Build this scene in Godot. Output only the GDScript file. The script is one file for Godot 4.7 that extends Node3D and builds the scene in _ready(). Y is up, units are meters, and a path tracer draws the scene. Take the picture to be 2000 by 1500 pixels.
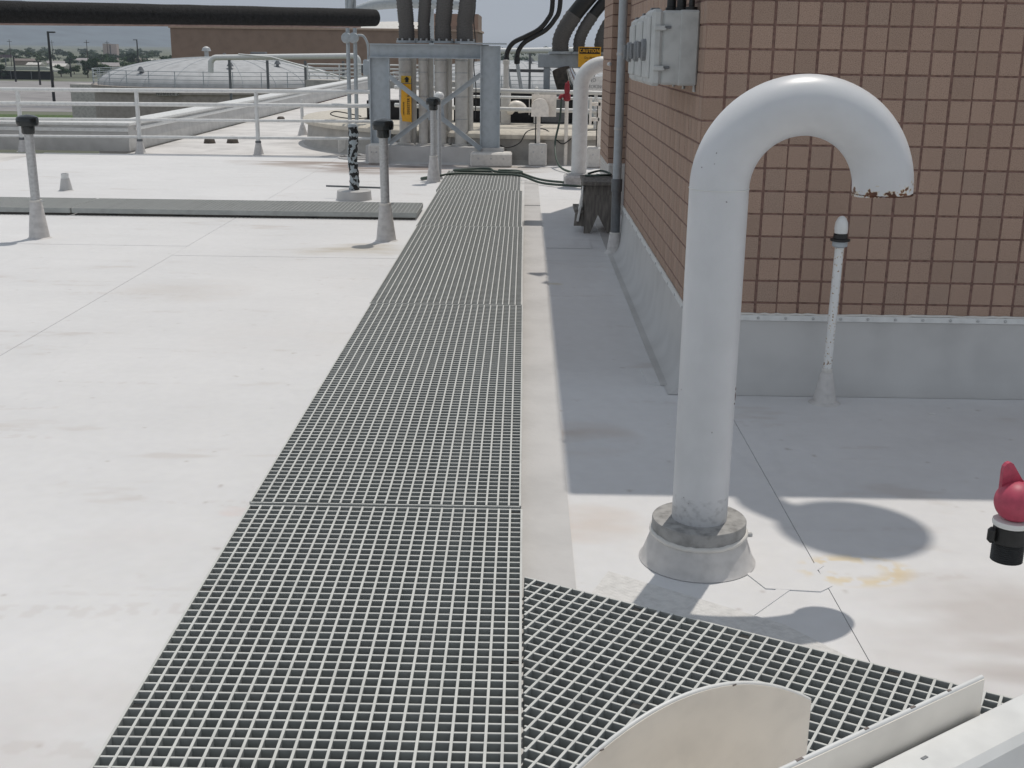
extends Node3D

var used := {}
var rng := RandomNumberGenerator.new()
var M := {}
var shared := {}
const SUN := Vector3(-0.15, -1.0, 0.355)

# ---------------------------------------------------------------- helpers
func numbered(n: String) -> String:
	var k: int = used.get(n, 0)
	used[n] = k + 1
	return n if k == 0 else "%s_%03d" % [n, k]

func tag(o: Node3D, label: String, category: String, group := "", kind := "") -> Node3D:
	if label: o.set_meta("label", label)
	if category: o.set_meta("category", category)
	if group: o.set_meta("group", group)
	if kind: o.set_meta("kind", kind)
	return o

func thing(called: String, label: String, category: String, at := Vector3.ZERO, turn := 0.0, group := "") -> Node3D:
	var o := Node3D.new()
	o.name = numbered(called)
	add_child(o)
	o.position = at
	o.rotation.y = turn
	tag(o, label, category, group)
	return o

func put(parent: Node, called: String, shape, m: Material, xf := Transform3D()) -> MeshInstance3D:
	var o := MeshInstance3D.new()
	o.mesh = shape.commit() if shape is SurfaceTool else shape
	if m: o.material_override = m
	o.name = called if parent != self else numbered(called)
	parent.add_child(o, true)
	o.transform = xf
	return o

func copy_of(src: Node3D, at: Vector3, turn: float, label: String) -> Node3D:
	var c: Node3D = src.duplicate()
	c.name = numbered(str(src.name))
	add_child(c)
	c.position = at
	c.rotation.y = turn
	c.set_meta("label", label)
	return c

func S() -> SurfaceTool:
	var s := SurfaceTool.new()
	s.begin(Mesh.PRIMITIVE_TRIANGLES)
	return s

func tri(s: SurfaceTool, a: Vector3, b: Vector3, c: Vector3, hint: Vector3) -> void:
	var n := (b - a).cross(c - a)
	if n.length_squared() < 1e-18: return
	n = n.normalized()
	var q := [a, c, b]
	if n.dot(hint) < 0.0:
		n = -n
		q = [a, b, c]
	for v in q:
		s.set_normal(n)
		s.set_uv(Vector2(v.x, v.z))
		s.add_vertex(v)

func quad(s: SurfaceTool, a: Vector3, b: Vector3, c: Vector3, d: Vector3, hint: Vector3) -> void:
	tri(s, a, b, c, hint)
	tri(s, a, c, d, hint)

func box(s: SurfaceTool, c: Vector3, size: Vector3, bev := 0.0, bs := Basis.IDENTITY) -> SurfaceTool:
	var h := size * 0.5
	var P := {}
	for sx in [-1, 1]:
		for sy in [-1, 1]:
			for sz in [-1, 1]:
				var sg := Vector3(sx, sy, sz)
				var arr := []
				for ax in 3:
					var v := Vector3(sx * (h.x - bev), sy * (h.y - bev), sz * (h.z - bev))
					v[ax] = sg[ax] * h[ax]
					arr.append(c + bs * v)
				P[Vector3i(sx, sy, sz)] = arr
	for ax in 3:
		var u := (ax + 1) % 3
		var w := (ax + 2) % 3
		for sg in [-1, 1]:
			var cs := []
			for pr in [[-1, -1], [1, -1], [1, 1], [-1, 1]]:
				var k := Vector3i.ZERO
				k[ax] = sg; k[u] = pr[0]; k[w] = pr[1]
				cs.append(P[k][ax])
			var n := Vector3.ZERO
			n[ax] = sg
			quad(s, cs[0], cs[1], cs[2], cs[3], bs * n)
		if bev > 0.0:
			for su in [-1, 1]:
				for sw in [-1, 1]:
					var k1 := Vector3i.ZERO
					k1[ax] = -1; k1[u] = su; k1[w] = sw
					var k2 := k1
					k2[ax] = 1
					var n2 := Vector3.ZERO
					n2[u] = su; n2[w] = sw
					quad(s, P[k1][u], P[k2][u], P[k2][w], P[k1][w], bs * n2)
	if bev > 0.0:
		for k in P:
			tri(s, P[k][0], P[k][1], P[k][2], bs * Vector3(k))
	return s

func vtx(s: SurfaceTool, p: Vector3, n: Vector3, uv: Vector2) -> void:
	s.set_normal(n)
	s.set_uv(uv)
	s.add_vertex(p)

func squad(s: SurfaceTool, p: Array, n: Array, uv: Array) -> void:
	for t in [[0, 1, 2], [0, 2, 3]]:
		var g: Vector3 = (p[t[1]] - p[t[0]]).cross(p[t[2]] - p[t[0]])
		if g.length_squared() < 1e-18: continue
		var o: Array = t if g.dot(n[t[0]] + n[t[1]] + n[t[2]]) < 0.0 else [t[0], t[2], t[1]]
		for k in o: vtx(s, p[k], n[k], uv[k])

# profile of (radius, height), bottom to top
func lathe(s: SurfaceTool, prof: Array, seg := 24, at := Vector3.ZERO, bs := Basis.IDENTITY, sharp := 0.8) -> SurfaceTool:
	var ns := []
	for i in prof.size() - 1:
		var d: Vector2 = prof[i + 1] - prof[i]
		ns.append(Vector2(d.y, -d.x).normalized())
	for i in prof.size() - 1:
		var n0: Vector2 = ns[i]
		var n1: Vector2 = ns[i]
		if i > 0 and ns[i - 1].dot(ns[i]) > sharp: n0 = (ns[i - 1] + ns[i]).normalized()
		if i < ns.size() - 1 and ns[i + 1].dot(ns[i]) > sharp: n1 = (ns[i + 1] + ns[i]).normalized()
		for k in seg:
			var a := TAU * k / seg
			var b := TAU * (k + 1) / seg
			var da := Vector3(cos(a), 0, sin(a))
			var db := Vector3(cos(b), 0, sin(b))
			var up := Vector3.UP
			var r0: float = prof[i].x
			var r1: float = prof[i + 1].x
			var y0: float = prof[i].y
			var y1: float = prof[i + 1].y
			squad(s, [at + bs * (da * r0 + up * y0), at + bs * (db * r0 + up * y0), at + bs * (db * r1 + up * y1), at + bs * (da * r1 + up * y1)],
				[bs * (da * n0.x + up * n0.y), bs * (db * n0.x + up * n0.y), bs * (db * n1.x + up * n1.y), bs * (da * n1.x + up * n1.y)],
				[Vector2(float(k) / seg, y0), Vector2(float(k + 1) / seg, y0), Vector2(float(k + 1) / seg, y1), Vector2(float(k) / seg, y1)])
	return s

func tube(s: SurfaceTool, pts: Array, rad, seg := 12, caps := true, inward := false) -> SurfaceTool:
	var n := pts.size()
	var ts := []
	for i in n:
		var t: Vector3 = (pts[min(i + 1, n - 1)] - pts[max(i - 1, 0)])
		ts.append(t.normalized())
	var u: Vector3 = ts[0].cross(Vector3(0.3, 0.2, 0.93)).normalized()
	if abs(ts[0].dot(Vector3(0.3, 0.2, 0.93))) > 0.95: u = ts[0].cross(Vector3.RIGHT).normalized()
	var rings := []
	var nrm := []
	var dist := 0.0
	var vs := []
	for i in n:
		u = (u - ts[i] * u.dot(ts[i])).normalized()
		var w: Vector3 = ts[i].cross(u)
		var r: float = rad[i] if rad is Array else rad
		if i > 0: dist += pts[i].distance_to(pts[i - 1])
		vs.append(dist)
		var ring := []
		var rn := []
		for k in seg + 1:
			var a := TAU * k / seg
			var d: Vector3 = u * cos(a) + w * sin(a)
			ring.append(pts[i] + d * r)
			rn.append(-d if inward else d)
		rings.append(ring)
		nrm.append(rn)
	for i in n - 1:
		for k in seg:
			squad(s, [rings[i][k], rings[i][k + 1], rings[i + 1][k + 1], rings[i + 1][k]], [nrm[i][k], nrm[i][k + 1], nrm[i + 1][k + 1], nrm[i + 1][k]],
				[Vector2(float(k) / seg, vs[i] / dist), Vector2(float(k + 1) / seg, vs[i] / dist), Vector2(float(k + 1) / seg, vs[i + 1] / dist), Vector2(float(k) / seg, vs[i + 1] / dist)])
	if caps:
		for e in [0, n - 1]:
			var hint: Vector3 = -ts[0] if e == 0 else ts[n - 1]
			for k in seg: tri(s, pts[e], rings[e][k], rings[e][k + 1], hint)
	return s

# polygon in the xy plane, extruded along z
func prism(s: SurfaceTool, poly: PackedVector2Array, depth: float, xf := Transform3D()) -> SurfaceTool:
	var idx := Geometry2D.triangulate_polygon(poly)
	var bs := xf.basis
	for z in [-0.5, 0.5]:
		for i in range(0, idx.size(), 3):
			var q := []
			for j in 3: q.append(xf * Vector3(poly[idx[i + j]].x, poly[idx[i + j]].y, depth * z))
			tri(s, q[0], q[1], q[2], bs * Vector3(0, 0, z))
	var area := 0.0
	for i in poly.size():
		area += poly[i].cross(poly[(i + 1) % poly.size()])
	for i in poly.size():
		var a := poly[i]
		var b := poly[(i + 1) % poly.size()]
		var e := b - a
		var nn := Vector2(e.y, -e.x) * signf(area)
		quad(s, xf * Vector3(a.x, a.y, -depth / 2), xf * Vector3(b.x, b.y, -depth / 2), xf * Vector3(b.x, b.y, depth / 2), xf * Vector3(a.x, a.y, depth / 2), bs * Vector3(nn.x, nn.y, 0))
	return s

func arc(c: Vector3, u: Vector3, v: Vector3, r: float, a0: float, a1: float, n: int) -> Array:
	var out := []
	for i in n + 1:
		var a := lerpf(a0, a1, float(i) / n)
		out.append(c + (u * cos(a) + v * sin(a)) * r)
	return out

func smooth_path(p: Array, per := 8) -> Array:
	var out := []
	for i in p.size() - 1:
		var p0: Vector3 = p[max(i - 1, 0)]
		var p3: Vector3 = p[min(i + 2, p.size() - 1)]
		for k in per:
			out.append((p[i] as Vector3).cubic_interpolate(p[i + 1], p0, p3, float(k) / per))
	out.append(p[p.size() - 1])
	return out

func noise(sd: int, freq: float, oct := 4, type := FastNoiseLite.TYPE_SIMPLEX_SMOOTH) -> FastNoiseLite:
	var f := FastNoiseLite.new()
	f.seed = sd
	f.frequency = freq
	f.noise_type = type
	f.fractal_octaves = oct
	return f

func ramp_tex(sd: int, freq: float, stops: Array, oct := 4, size := 256) -> NoiseTexture2D:
	var t := NoiseTexture2D.new()
	t.width = size
	t.height = size
	t.seamless = true
	t.noise = noise(sd, freq, oct)
	var g := Gradient.new()
	var offs := PackedFloat32Array()
	var cols := PackedColorArray()
	for st in stops:
		offs.append(st[0])
		cols.append(st[1])
	g.offsets = offs
	g.colors = cols
	t.color_ramp = g
	return t

func bump_tex(sd: int, freq: float, strength: float, oct := 3, size := 256) -> NoiseTexture2D:
	var t := NoiseTexture2D.new()
	t.width = size
	t.height = size
	t.seamless = true
	t.noise = noise(sd, freq, oct)
	t.as_normal_map = true
	t.bump_strength = strength
	return t

# a painted or raw surface: colour, its mottling, metres per repeat
func mat(col: Color, vary := 0.05, tile := 0.6, rough := 0.6, metal := 0.0, freq := 0.02, sd := 1) -> StandardMaterial3D:
	var m := StandardMaterial3D.new()
	m.roughness = rough
	m.metallic = metal
	m.albedo_color = col
	if vary > 0.0:
		# one grey mottling per strength and grain, shared between materials
		var lv: float = 0.04 if vary < 0.045 else 0.07 if vary < 0.085 else 0.12 if vary < 0.16 else 0.22
		var fq: float = 0.014 if freq < 0.016 else 0.022 if freq < 0.026 else 0.04
		var key := "g%.2f_%.3f_%d" % [lv, fq, sd % 2]
		if not shared.has(key):
			shared[key] = ramp_tex(hash(key) % 9973, fq, [[0.0, Color.WHITE.darkened(lv * 2.4)], [0.35, Color.WHITE.darkened(lv * 1.2)], [0.6, Color.WHITE.darkened(lv * 0.5)], [1.0, Color.WHITE]], 5)
		m.albedo_color = col.lightened(minf(lv * 0.5, 0.08))
		m.albedo_texture = shared[key]
		m.uv1_triplanar = true
		m.uv1_world_triplanar = true
		m.uv1_scale = Vector3.ONE / tile
		m.uv1_offset = Vector3(sd * 0.137, sd * 0.071, sd * 0.213)
	return m

func rough_up(m: StandardMaterial3D, sd: int, freq: float, strength: float, scale: float) -> StandardMaterial3D:
	var fq: float = 0.015 if freq < 0.018 else 0.045 if freq < 0.08 else 0.14
	var key := "n%.3f" % fq
	if not shared.has(key): shared[key] = bump_tex(sd, fq, 3.0)
	m.normal_enabled = true
	m.normal_texture = shared[key]
	m.normal_scale = scale * strength / 3.0
	return m

# ---------------------------------------------------------------- the scene
func _ready() -> void:
	rng.seed = 11
	# camera
	var cam := Camera3D.new()
	cam.name = "camera"
	var p := deg_to_rad(15.9)
	var yaw := deg_to_rad(0.42)
	var roll := deg_to_rad(0.75)
	var F := Vector3(-sin(yaw) * cos(p), -sin(p), -cos(yaw) * cos(p))
	var R := F.cross(Vector3.UP).normalized()
	var U := R.cross(F)
	var R2 := R * cos(roll) + U * sin(roll)
	var U2 := U * cos(roll) - R * sin(roll)
	cam.transform = Transform3D(Basis(R2, U2, -F), Vector3(0, 1.54, 0))
	cam.fov = rad_to_deg(2.0 * atan(750.0 / 2300.0))
	cam.near = 0.05
	cam.far = 30000.0
	add_child(cam)
	cam.current = true
	# sky, haze and exposure
	var we := WorldEnvironment.new()
	we.name = "environment"
	var env := Environment.new()
	env.background_mode = Environment.BG_SKY
	var sm := ProceduralSkyMaterial.new()
	sm.sky_top_color = Color(0.63, 0.66, 0.70)
	sm.sky_horizon_color = Color(0.83, 0.843, 0.865)
	sm.sky_curve = 0.2
	sm.ground_bottom_color = Color(0.36, 0.35, 0.33)
	sm.ground_horizon_color = Color(0.62, 0.63, 0.64)
	sm.sun_angle_max = 1.0
	sm.energy_multiplier = 1.3
	var sky := Sky.new()
	sky.sky_material = sm
	env.sky = sky
	env.tonemap_mode = Environment.TONE_MAPPER_LINEAR
	env.tonemap_exposure = 0.84
	env.sdfgi_enabled = true
	env.ssao_enabled = true
	env.ssil_enabled = true
	env.fog_enabled = true
	env.fog_density = 0.00022
	env.fog_light_color = Color(0.85, 0.90, 0.96)
	we.environment = env
	add_child(we)
	# sun, high and ahead of the camera, a little to the right
	var sun := DirectionalLight3D.new()
	sun.name = "sun"
	sun.light_energy = 0.98
	sun.light_color = Color(1.0, 0.97, 0.93)
	sun.light_angular_distance = 0.55
	sun.shadow_enabled = true
	sun.look_at_from_position(Vector3.ZERO, SUN, Vector3.UP)
	add_child(sun)

	materials()
	far_country()
	roof()
	brick_building()
	walkway()
	gooseneck_near()
	tank_ring()
	pipe_frame()
	hose_frame()
	rails_and_vents()
	wall_fittings()
	hose_racks()
	small_things()

func materials() -> void:
	M.white = rough_up(mat(Color(0.86, 0.865, 0.86), 0.03, 0.5, 0.42, 0.0, 0.02, 3), 5, 0.05, 1.2, 0.15)
	M.boot = rough_up(mat(Color(0.80, 0.79, 0.78), 0.07, 0.35, 0.6, 0.0, 0.02, 4), 6, 0.03, 2.0, 0.25)
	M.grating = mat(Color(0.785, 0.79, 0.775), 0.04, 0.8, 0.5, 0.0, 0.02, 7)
	M.grating_shade_body = mat(Color(0.635, 0.65, 0.64), 0.05, 0.8, 0.4, 0.0, 0.02, 48)  # bar sides toned darker to stand for shade inside the cells
	M.galv = mat(Color(0.74, 0.745, 0.745), 0.05, 0.3, 0.42, 0.25, 0.03, 8)
	M.steel = mat(Color(0.66, 0.695, 0.72), 0.02, 0.7, 0.5, 0.0, 0.02, 9)
	M.grey_pipe = mat(Color(0.66, 0.69, 0.71), 0.03, 0.4, 0.5, 0.0, 0.02, 10)
	M.duct = rough_up(mat(Color(0.82, 0.81, 0.79), 0.03, 0.5, 0.55, 0.0, 0.02, 12), 13, 0.02, 2.0, 0.2)
	M.flex = rough_up(mat(Color(0.37, 0.36, 0.35), 0.12, 0.25, 0.8, 0.0, 0.03, 14), 15, 0.06, 3.0, 0.5)
	M.black = rough_up(mat(Color(0.075, 0.08, 0.082), 0.15, 0.2, 0.5, 0.0, 0.03, 16), 17, 0.06, 2.0, 0.3)
	M.cap = mat(Color(0.13, 0.15, 0.155), 0.0, 0.2, 0.2, 0.0, 0.03, 18)
	M.foam = rough_up(mat(Color(0.09, 0.09, 0.095), 0.2, 0.06, 0.95, 0.0, 0.05, 19), 20, 0.12, 5.0, 0.9)
	M.foam_lip = mat(Color(0.66, 0.56, 0.53), 0.12, 0.1, 0.9, 0.0, 0.04, 21)
	M.beige = rough_up(mat(Color(0.95, 0.925, 0.885), 0.03, 0.4, 0.4, 0.0, 0.02, 22), 23, 0.04, 1.5, 0.12)
	M.chip = mat(Color(0.52, 0.48, 0.46), 0.2, 0.1, 0.8, 0.1, 0.05, 24)
	M.rust = mat(Color(0.34, 0.17, 0.09), 0.3, 0.1, 0.9, 0.0, 0.05, 25)
	M.red = mat(Color(0.72, 0.26, 0.355), 0.08, 0.12, 0.5, 0.0, 0.03, 26)
	M.dark_red = mat(Color(0.56, 0.09, 0.15), 0.08, 0.12, 0.5, 0.0, 0.03, 27)
	M.wood = wood_mat()
	M.concrete = rough_up(mat(Color(0.70, 0.69, 0.67), 0.08, 1.4, 0.9, 0.0, 0.02, 29), 30, 0.06, 2.0, 0.4)
	M.pedestal = mat(Color(0.83, 0.82, 0.80), 0.04, 0.4, 0.7, 0.0, 0.02, 31)
	M.cap_beige = mat(Color(0.80, 0.775, 0.725), 0.06, 0.6, 0.8, 0.0, 0.02, 32)
	M.yellow = mat(Color(0.90, 0.66, 0.12), 0.04, 0.3, 0.5, 0.0, 0.02, 33)
	M.ink = mat(Color(0.05, 0.045, 0.04), 0.0, 1, 0.6)
	M.sign_white = mat(Color(0.88, 0.88, 0.87), 0.02, 0.3, 0.5, 0.0, 0.02, 34)
	M.mortar = mat(Color(0.50, 0.382, 0.342), 0.12, 0.3, 0.95, 0.0, 0.04, 35)
	M.flash = rough_up(mat(Color(0.745, 0.742, 0.735), 0.04, 1.3, 0.5, 0.0, 0.012, 36), 37, 0.012, 2.0, 0.3)
	M.shade_dark = mat(Color(0.10, 0.10, 0.11), 0.15, 0.7, 0.9, 0.0, 0.02, 38)  # near black, painted shade for the boxes on the round tank
	M.hose_green = mat(Color(0.20, 0.27, 0.23), 0.10, 0.3, 0.5, 0.0, 0.03, 39)
	M.enclosure = mat(Color(0.73, 0.74, 0.735), 0.03, 0.5, 0.45, 0.0, 0.02, 40)
	M.dial = mat(Color(0.50, 0.51, 0.52), 0.06, 0.1, 0.4, 0.0, 0.03, 41)
	M.conduit_dark = mat(Color(0.40, 0.415, 0.43), 0.08, 0.4, 0.45, 0.2, 0.02, 42)
	M.pad = rough_up(mat(Color(0.755, 0.75, 0.745), 0.03, 1.6, 0.85, 0.0, 0.012, 43), 44, 0.2, 4.0, 0.05)
	M.shiny = mat(Color(0.80, 0.81, 0.82), 0.05, 0.3, 0.2, 0.9, 0.02, 45)
	M.shade_sheet = mat(Color(0.27, 0.265, 0.26), 0.1, 0.5, 0.95, 0.0, 0.03, 47)  # dark tone of the sheets added to deepen shade in the grating cells
	M.brown_drum = mat(Color(0.30, 0.26, 0.22), 0.2, 0.5, 0.6, 0.0, 0.02, 46)

func wood_mat() -> StandardMaterial3D:
	var m := StandardMaterial3D.new()
	var f := noise(28, 0.02, 4)
	var im := Image.create(128, 256, false, Image.FORMAT_RGB8)
	for y in 256:
		for x in 128:
			var v := f.get_noise_2d(x * 5.0, y * 0.35) * 0.5 + 0.5
			var k := lerpf(0.34, 0.58, v)
			im.set_pixel(x, y, Color(k, k * 0.965, k * 0.92))
	m.albedo_texture = ImageTexture.create_from_image(im)
	m.roughness = 0.9
	m.uv1_triplanar = true
	m.uv1_scale = Vector3(3, 3, 3)
	return m

# ---------------------------------------------------------------- far country
func structure(called: String, s, m: Material, kind := "structure") -> MeshInstance3D:
	var o := put(self, called, s, m)
	o.set_meta("kind", kind)
	return o

func flat(s: SurfaceTool, pts: Array, y: float) -> SurfaceTool:
	for i in range(1, pts.size() - 1):
		tri(s, Vector3(pts[0].x, y, pts[0].y), Vector3(pts[i].x, y, pts[i].y), Vector3(pts[i + 1].x, y, pts[i + 1].y), Vector3.UP)
	return s

func far_country() -> void:
	var G := -7.5
	# plain
	var gm := mat(Color(0.43, 0.45, 0.37), 0.22, 220.0, 1.0, 0.0, 0.012, 50)
	var s := S()
	quad(s, Vector3(-5200, G, 200), Vector3(3500, G, 200), Vector3(3500, G, -6400), Vector3(-5200, G, -6400), Vector3.UP)
	structure("ground", s, gm)
	structure("parking_lot", flat(S(), [Vector2(-400, -163), Vector2(60, -163), Vector2(60, -300), Vector2(-400, -280)], G + 0.02), mat(Color(0.56, 0.55, 0.55), 0.07, 40.0, 1.0, 0.0, 0.02, 51))
	structure("road", flat(S(), [Vector2(-400, -172), Vector2(60, -172), Vector2(60, -184), Vector2(-400, -182)], G + 0.04), mat(Color(0.50, 0.50, 0.51), 0.06, 20.0, 1.0, 0.0, 0.02, 52))
	structure("lawn", flat(S(), [Vector2(-200, -132), Vector2(60, -132), Vector2(60, -157), Vector2(-200, -154)], G + 0.02), rough_up(mat(Color(0.30, 0.40, 0.17), 0.22, 9.0, 1.0, 0.0, 0.03, 53), 54, 0.2, 4.0, 0.6))
	# painted kerb line of the road
	structure("road_marking", flat(S(), [Vector2(-400, -190.5), Vector2(60, -192.5), Vector2(60, -192.9), Vector2(-400, -191.0)], G + 0.06), mat(Color(0.85, 0.85, 0.83), 0.0))
	# mountain range far to the left
	s = S()
	var hn := noise(60, 0.0009, 5)
	var nx := 90
	var nz := 26
	var hgt := func(i: int, j: int) -> Vector3:
		var x := lerpf(-5100.0, -950.0, float(i) / nx)
		var z := lerpf(-3600.0, -6300.0, float(j) / nz)
		var ridge := maxf(0.0, (-1230.0 - x + (z + 4000.0) * -0.2) * 0.167)
		ridge = minf(ridge, 300.0)
		var prof := sin(PI * clampf(float(j) / nz, 0.0, 1.0))
		var h := ridge * pow(prof, 0.8) * (1.0 + 0.22 * hn.get_noise_2d(x, z)) 
		return Vector3(x, G - 3.0 + h, z)
	for i in nx:
		for j in nz:
			quad(s, hgt.call(i, j), hgt.call(i + 1, j), hgt.call(i + 1, j + 1), hgt.call(i, j + 1), Vector3.UP)
	s.index()
	structure("mountain", s, mat(Color(0.33, 0.38, 0.40), 0.2, 900.0, 1.0, 0.0, 0.02, 61))
	# trees on the plain
	var tm := [mat(Color(0.20, 0.31, 0.17), 0.25, 3.0, 1.0, 0.0, 0.05, 62), mat(Color(0.26, 0.34, 0.19), 0.25, 3.0, 1.0, 0.0, 0.05, 63), mat(Color(0.17, 0.26, 0.17), 0.25, 3.0, 1.0, 0.0, 0.05, 64)]
	for t in tm: t.cull_mode = BaseMaterial3D.CULL_DISABLED
	var bark := mat(Color(0.28, 0.23, 0.19), 0.2, 1.0, 1.0, 0.0, 0.03, 65)
	var trees := [[-117.8, -326.8, 5.3, 3.2, 2, "tall dark tree right of the nearest parking lot lamp, leftmost of its clump"], [-123.6, -348.4, 5.6, 3.8, 0, "dark round-topped tree in the middle of the clump right of the parking lamp"],
		[-121.8, -349.5, 3.4, 6.0, 1, "low wide light green tree in front of the distant tower block"], [-137.1, -401.6, 5.2, 5.3, 0, "green tree directly below the distant tower block"],
		[-144.4, -446.5, 7.0, 4.6, 2, "lone tall dark tree left of the second parking lot lamp"], [-119.8, -371.9, 4.7, 6.5, 1, "broad pale green tree left of the foot of the second lamp"],
		[-127.1, -408.6, 3.6, 5.6, 1, "low bush-like tree right of the second lamp"], [-126.5, -428.3, 5.8, 4.8, 0, "dark tree beside the left end of the long brown building"],
		[-127.5, -333.3, 3.6, 4.0, 0, "small tree behind the right end of the long shed"], [-131.0, -303.3, 4.4, 3.6, 2, "dark tree at the left edge of the view below the billboard"],
		[-134.7, -362.5, 2.8, 3.4, 1, "small pale tree between the long shed and the tree clump"], [-120.2, -395.7, 4.0, 4.2, 2, "small dark tree between the second lamp and the brown building"]]
	for t in trees: far_tree(Vector3(t[0], G, t[1]), t[2], t[3], tm[t[4]], bark, t[5], "trees on the plain beyond the roof")
	var belt := S()
	for k in 26:
		crown(belt, Vector3(-40.0 + k * 3.4 + rng.randf_range(-1, 1), G, -600.0 + rng.randf_range(-25, 25)), 10.4 + rng.randf_range(-1.2, 1.6), 5.4)
	tag(structure("tree_belt", belt, tm[0], "stuff"), "dark row of trees on the horizon right of the steel gantry", "trees")
	for q in 3:
		belt = S()
		for k in 70:
			var dd := rng.randf_range(430.0, 1150.0)
			var ang := rng.randf_range(-0.475, -0.30)
			crown(belt, Vector3(tan(ang) * dd * 0.97, G, -dd), rng.randf_range(2.6, 5.6), rng.randf_range(4.0, 9.0), 5, 26)
		tag(structure("far_woods", belt, tm[q], "stuff"), "scattered hazy trees far out on the plain below the mountain", "trees")
	# houses, sheds, tower
	var hs := [[-171.4, -425.2, 2.3, 4.5, 0], [-147.3, -413.0, 3.0, 3.5, 1], [-131.2, -384.7, 3.2, 4.8, 2], [-157.8, -499.0, 3.2, 4.6, 1], [-160.9, -526.6, 2.8, 4.6, 0], [-176.1, -456.1, 2.4, 6.0, 2], [-150.0, -392.0, 2.6, 4.5, 0], [-205.0, -500.0, 2.6, 9.0, 1], [-188.0, -520.0, 2.8, 7.0, 2]]
	var hl := ["small white-roofed house above the right half of the long shed roof", "small pale house just right of the tall dark tree", "white house with a grey roof below the tower block", "pale house between the tower block and the second lamp", "white house right behind the second lamp", "long low house above the middle of the shed roof", "small house left of the light green tree", "long pale building under the billboard", "wide low house between the billboard and the first lamp"]
	var wc := [Color(0.78, 0.76, 0.73), Color(0.62, 0.56, 0.50), Color(0.84, 0.83, 0.80)]
	var rc := [Color(0.80, 0.79, 0.77), Color(0.48, 0.44, 0.42), Color(0.62, 0.60, 0.60)]
	for i in hs.size():
		var h: Array = hs[i]
		var o := thing("house", hl[i], "house", Vector3(h[0], G, h[1]), 0.2 * (i % 3), "houses on the plain")
		put(o, "wall", box(S(), Vector3(0, h[2] * 0.33, 0), Vector3(h[3], h[2] * 0.66, 4.0)), mat(wc[h[4]], 0.05, 3.0, 0.9, 0.0, 0.02, 66))
		put(o, "roof", prism(S(), PackedVector2Array([Vector2(-2.4, h[2] * 0.66), Vector2(2.4, h[2] * 0.66), Vector2(0, h[2])]), h[3] + 0.5, Transform3D(Basis(Vector3.UP, PI / 2), Vector3.ZERO)), mat(rc[h[4]], 0.05, 3.0, 0.9, 0.0, 0.02, 67))
	var o := thing("apartment_tower", "pale distant tower block standing above the trees on the plain", "building", Vector3(-233.9, G, -688.2))
	put(o, "wall", box(S(), Vector3(-1.9, 4.4, 0), Vector3(3.6, 8.8, 4)), mat(Color(0.72, 0.66, 0.63), 0.05, 3.0, 0.9, 0.0, 0.02, 68))
	put(o, "wall", box(S(), Vector3(2.2, 4.3, -0.6), Vector3(3.2, 8.6, 4)), mat(Color(0.76, 0.69, 0.67), 0.05, 3.0, 0.9, 0.0, 0.02, 69))
	put(o, "stair_core", box(S(), Vector3(0.2, 4.2, -0.3), Vector3(0.8, 8.2, 3.6)), mat(Color(0.42, 0.40, 0.40), 0.0))
	o = thing("billboard", "small dark billboard on a post far away at the left edge", "billboard", Vector3(-206.4, G, -482.9))
	put(o, "post", box(S(), Vector3(0, 1.6, 0), Vector3(0.35, 3.2, 0.35)), M.conduit_dark)
	put(o, "panel", box(S(), Vector3(0.9, 3.6, 0), Vector3(3.6, 1.2, 0.3)), mat(Color(0.42, 0.36, 0.40), 0.1, 2.0, 0.8, 0.0, 0.03, 70))
	put(o, "panel", box(S(), Vector3(-1.7, 3.7, 0), Vector3(1.2, 1.0, 0.3)), mat(Color(0.45, 0.40, 0.42), 0.1, 2.0, 0.8, 0.0, 0.03, 70))
	o = thing("carport", "long low carport with a pale flat roof and a dark open side on the plain", "carport", Vector3(-128.0, G, -305.0), 0.05)
	put(o, "roof", prism(S(), PackedVector2Array([Vector2(-17, 2.15), Vector2(10.5, 2.35), Vector2(8.2, 3.15), Vector2(-17, 2.9)]), 5.0), mat(Color(0.60, 0.62, 0.59), 0.05, 4.0, 0.8, 0.0, 0.02, 71))
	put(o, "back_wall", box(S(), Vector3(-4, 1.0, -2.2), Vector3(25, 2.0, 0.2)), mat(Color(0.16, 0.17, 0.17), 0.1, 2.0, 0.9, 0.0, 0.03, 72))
	for k in 6: put(o, "post", box(S(), Vector3(-15.5 + k * 5.0, 1.08, 2.3), Vector3(0.16, 2.16, 0.16)), M.conduit_dark)
	# lamps of the lot
	var lamps := [[-69.6, -178.3, 10.6, 1, "tall dark parking lot lamp, nearest one, seen above the left railing"], [-112.8, -354.8, 10.2, -1, "tall dark lamp pole standing left of the brown building, arm to the left"], [-119.9, -285.1, 5.9, 1, "short dark lamp pole at the left end of the carport"], [-106.8, -266.6, 5.0, -1, "short lamp pole in front of the middle of the carport"], [-125.3, -334.6, 4.8, 1, "short dark pole right of the nearest lamp, before the trees"]]
	for l in lamps:
		o = thing("lamp_pole", l[4], "street lamp", Vector3(l[0], G, l[1]), 0.0, "lamps of the parking lot")
		put(o, "pole", lathe(S(), [Vector2(0.0, 0), Vector2(0.24, 0), Vector2(0.17, l[2]), Vector2(0, l[2])], 8), M.black)
		put(o, "lamp_head", box(S(), Vector3(0.55 * l[3], l[2] - 0.12, 0), Vector3(1.0, 0.22, 0.45), 0.04), M.black)
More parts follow.
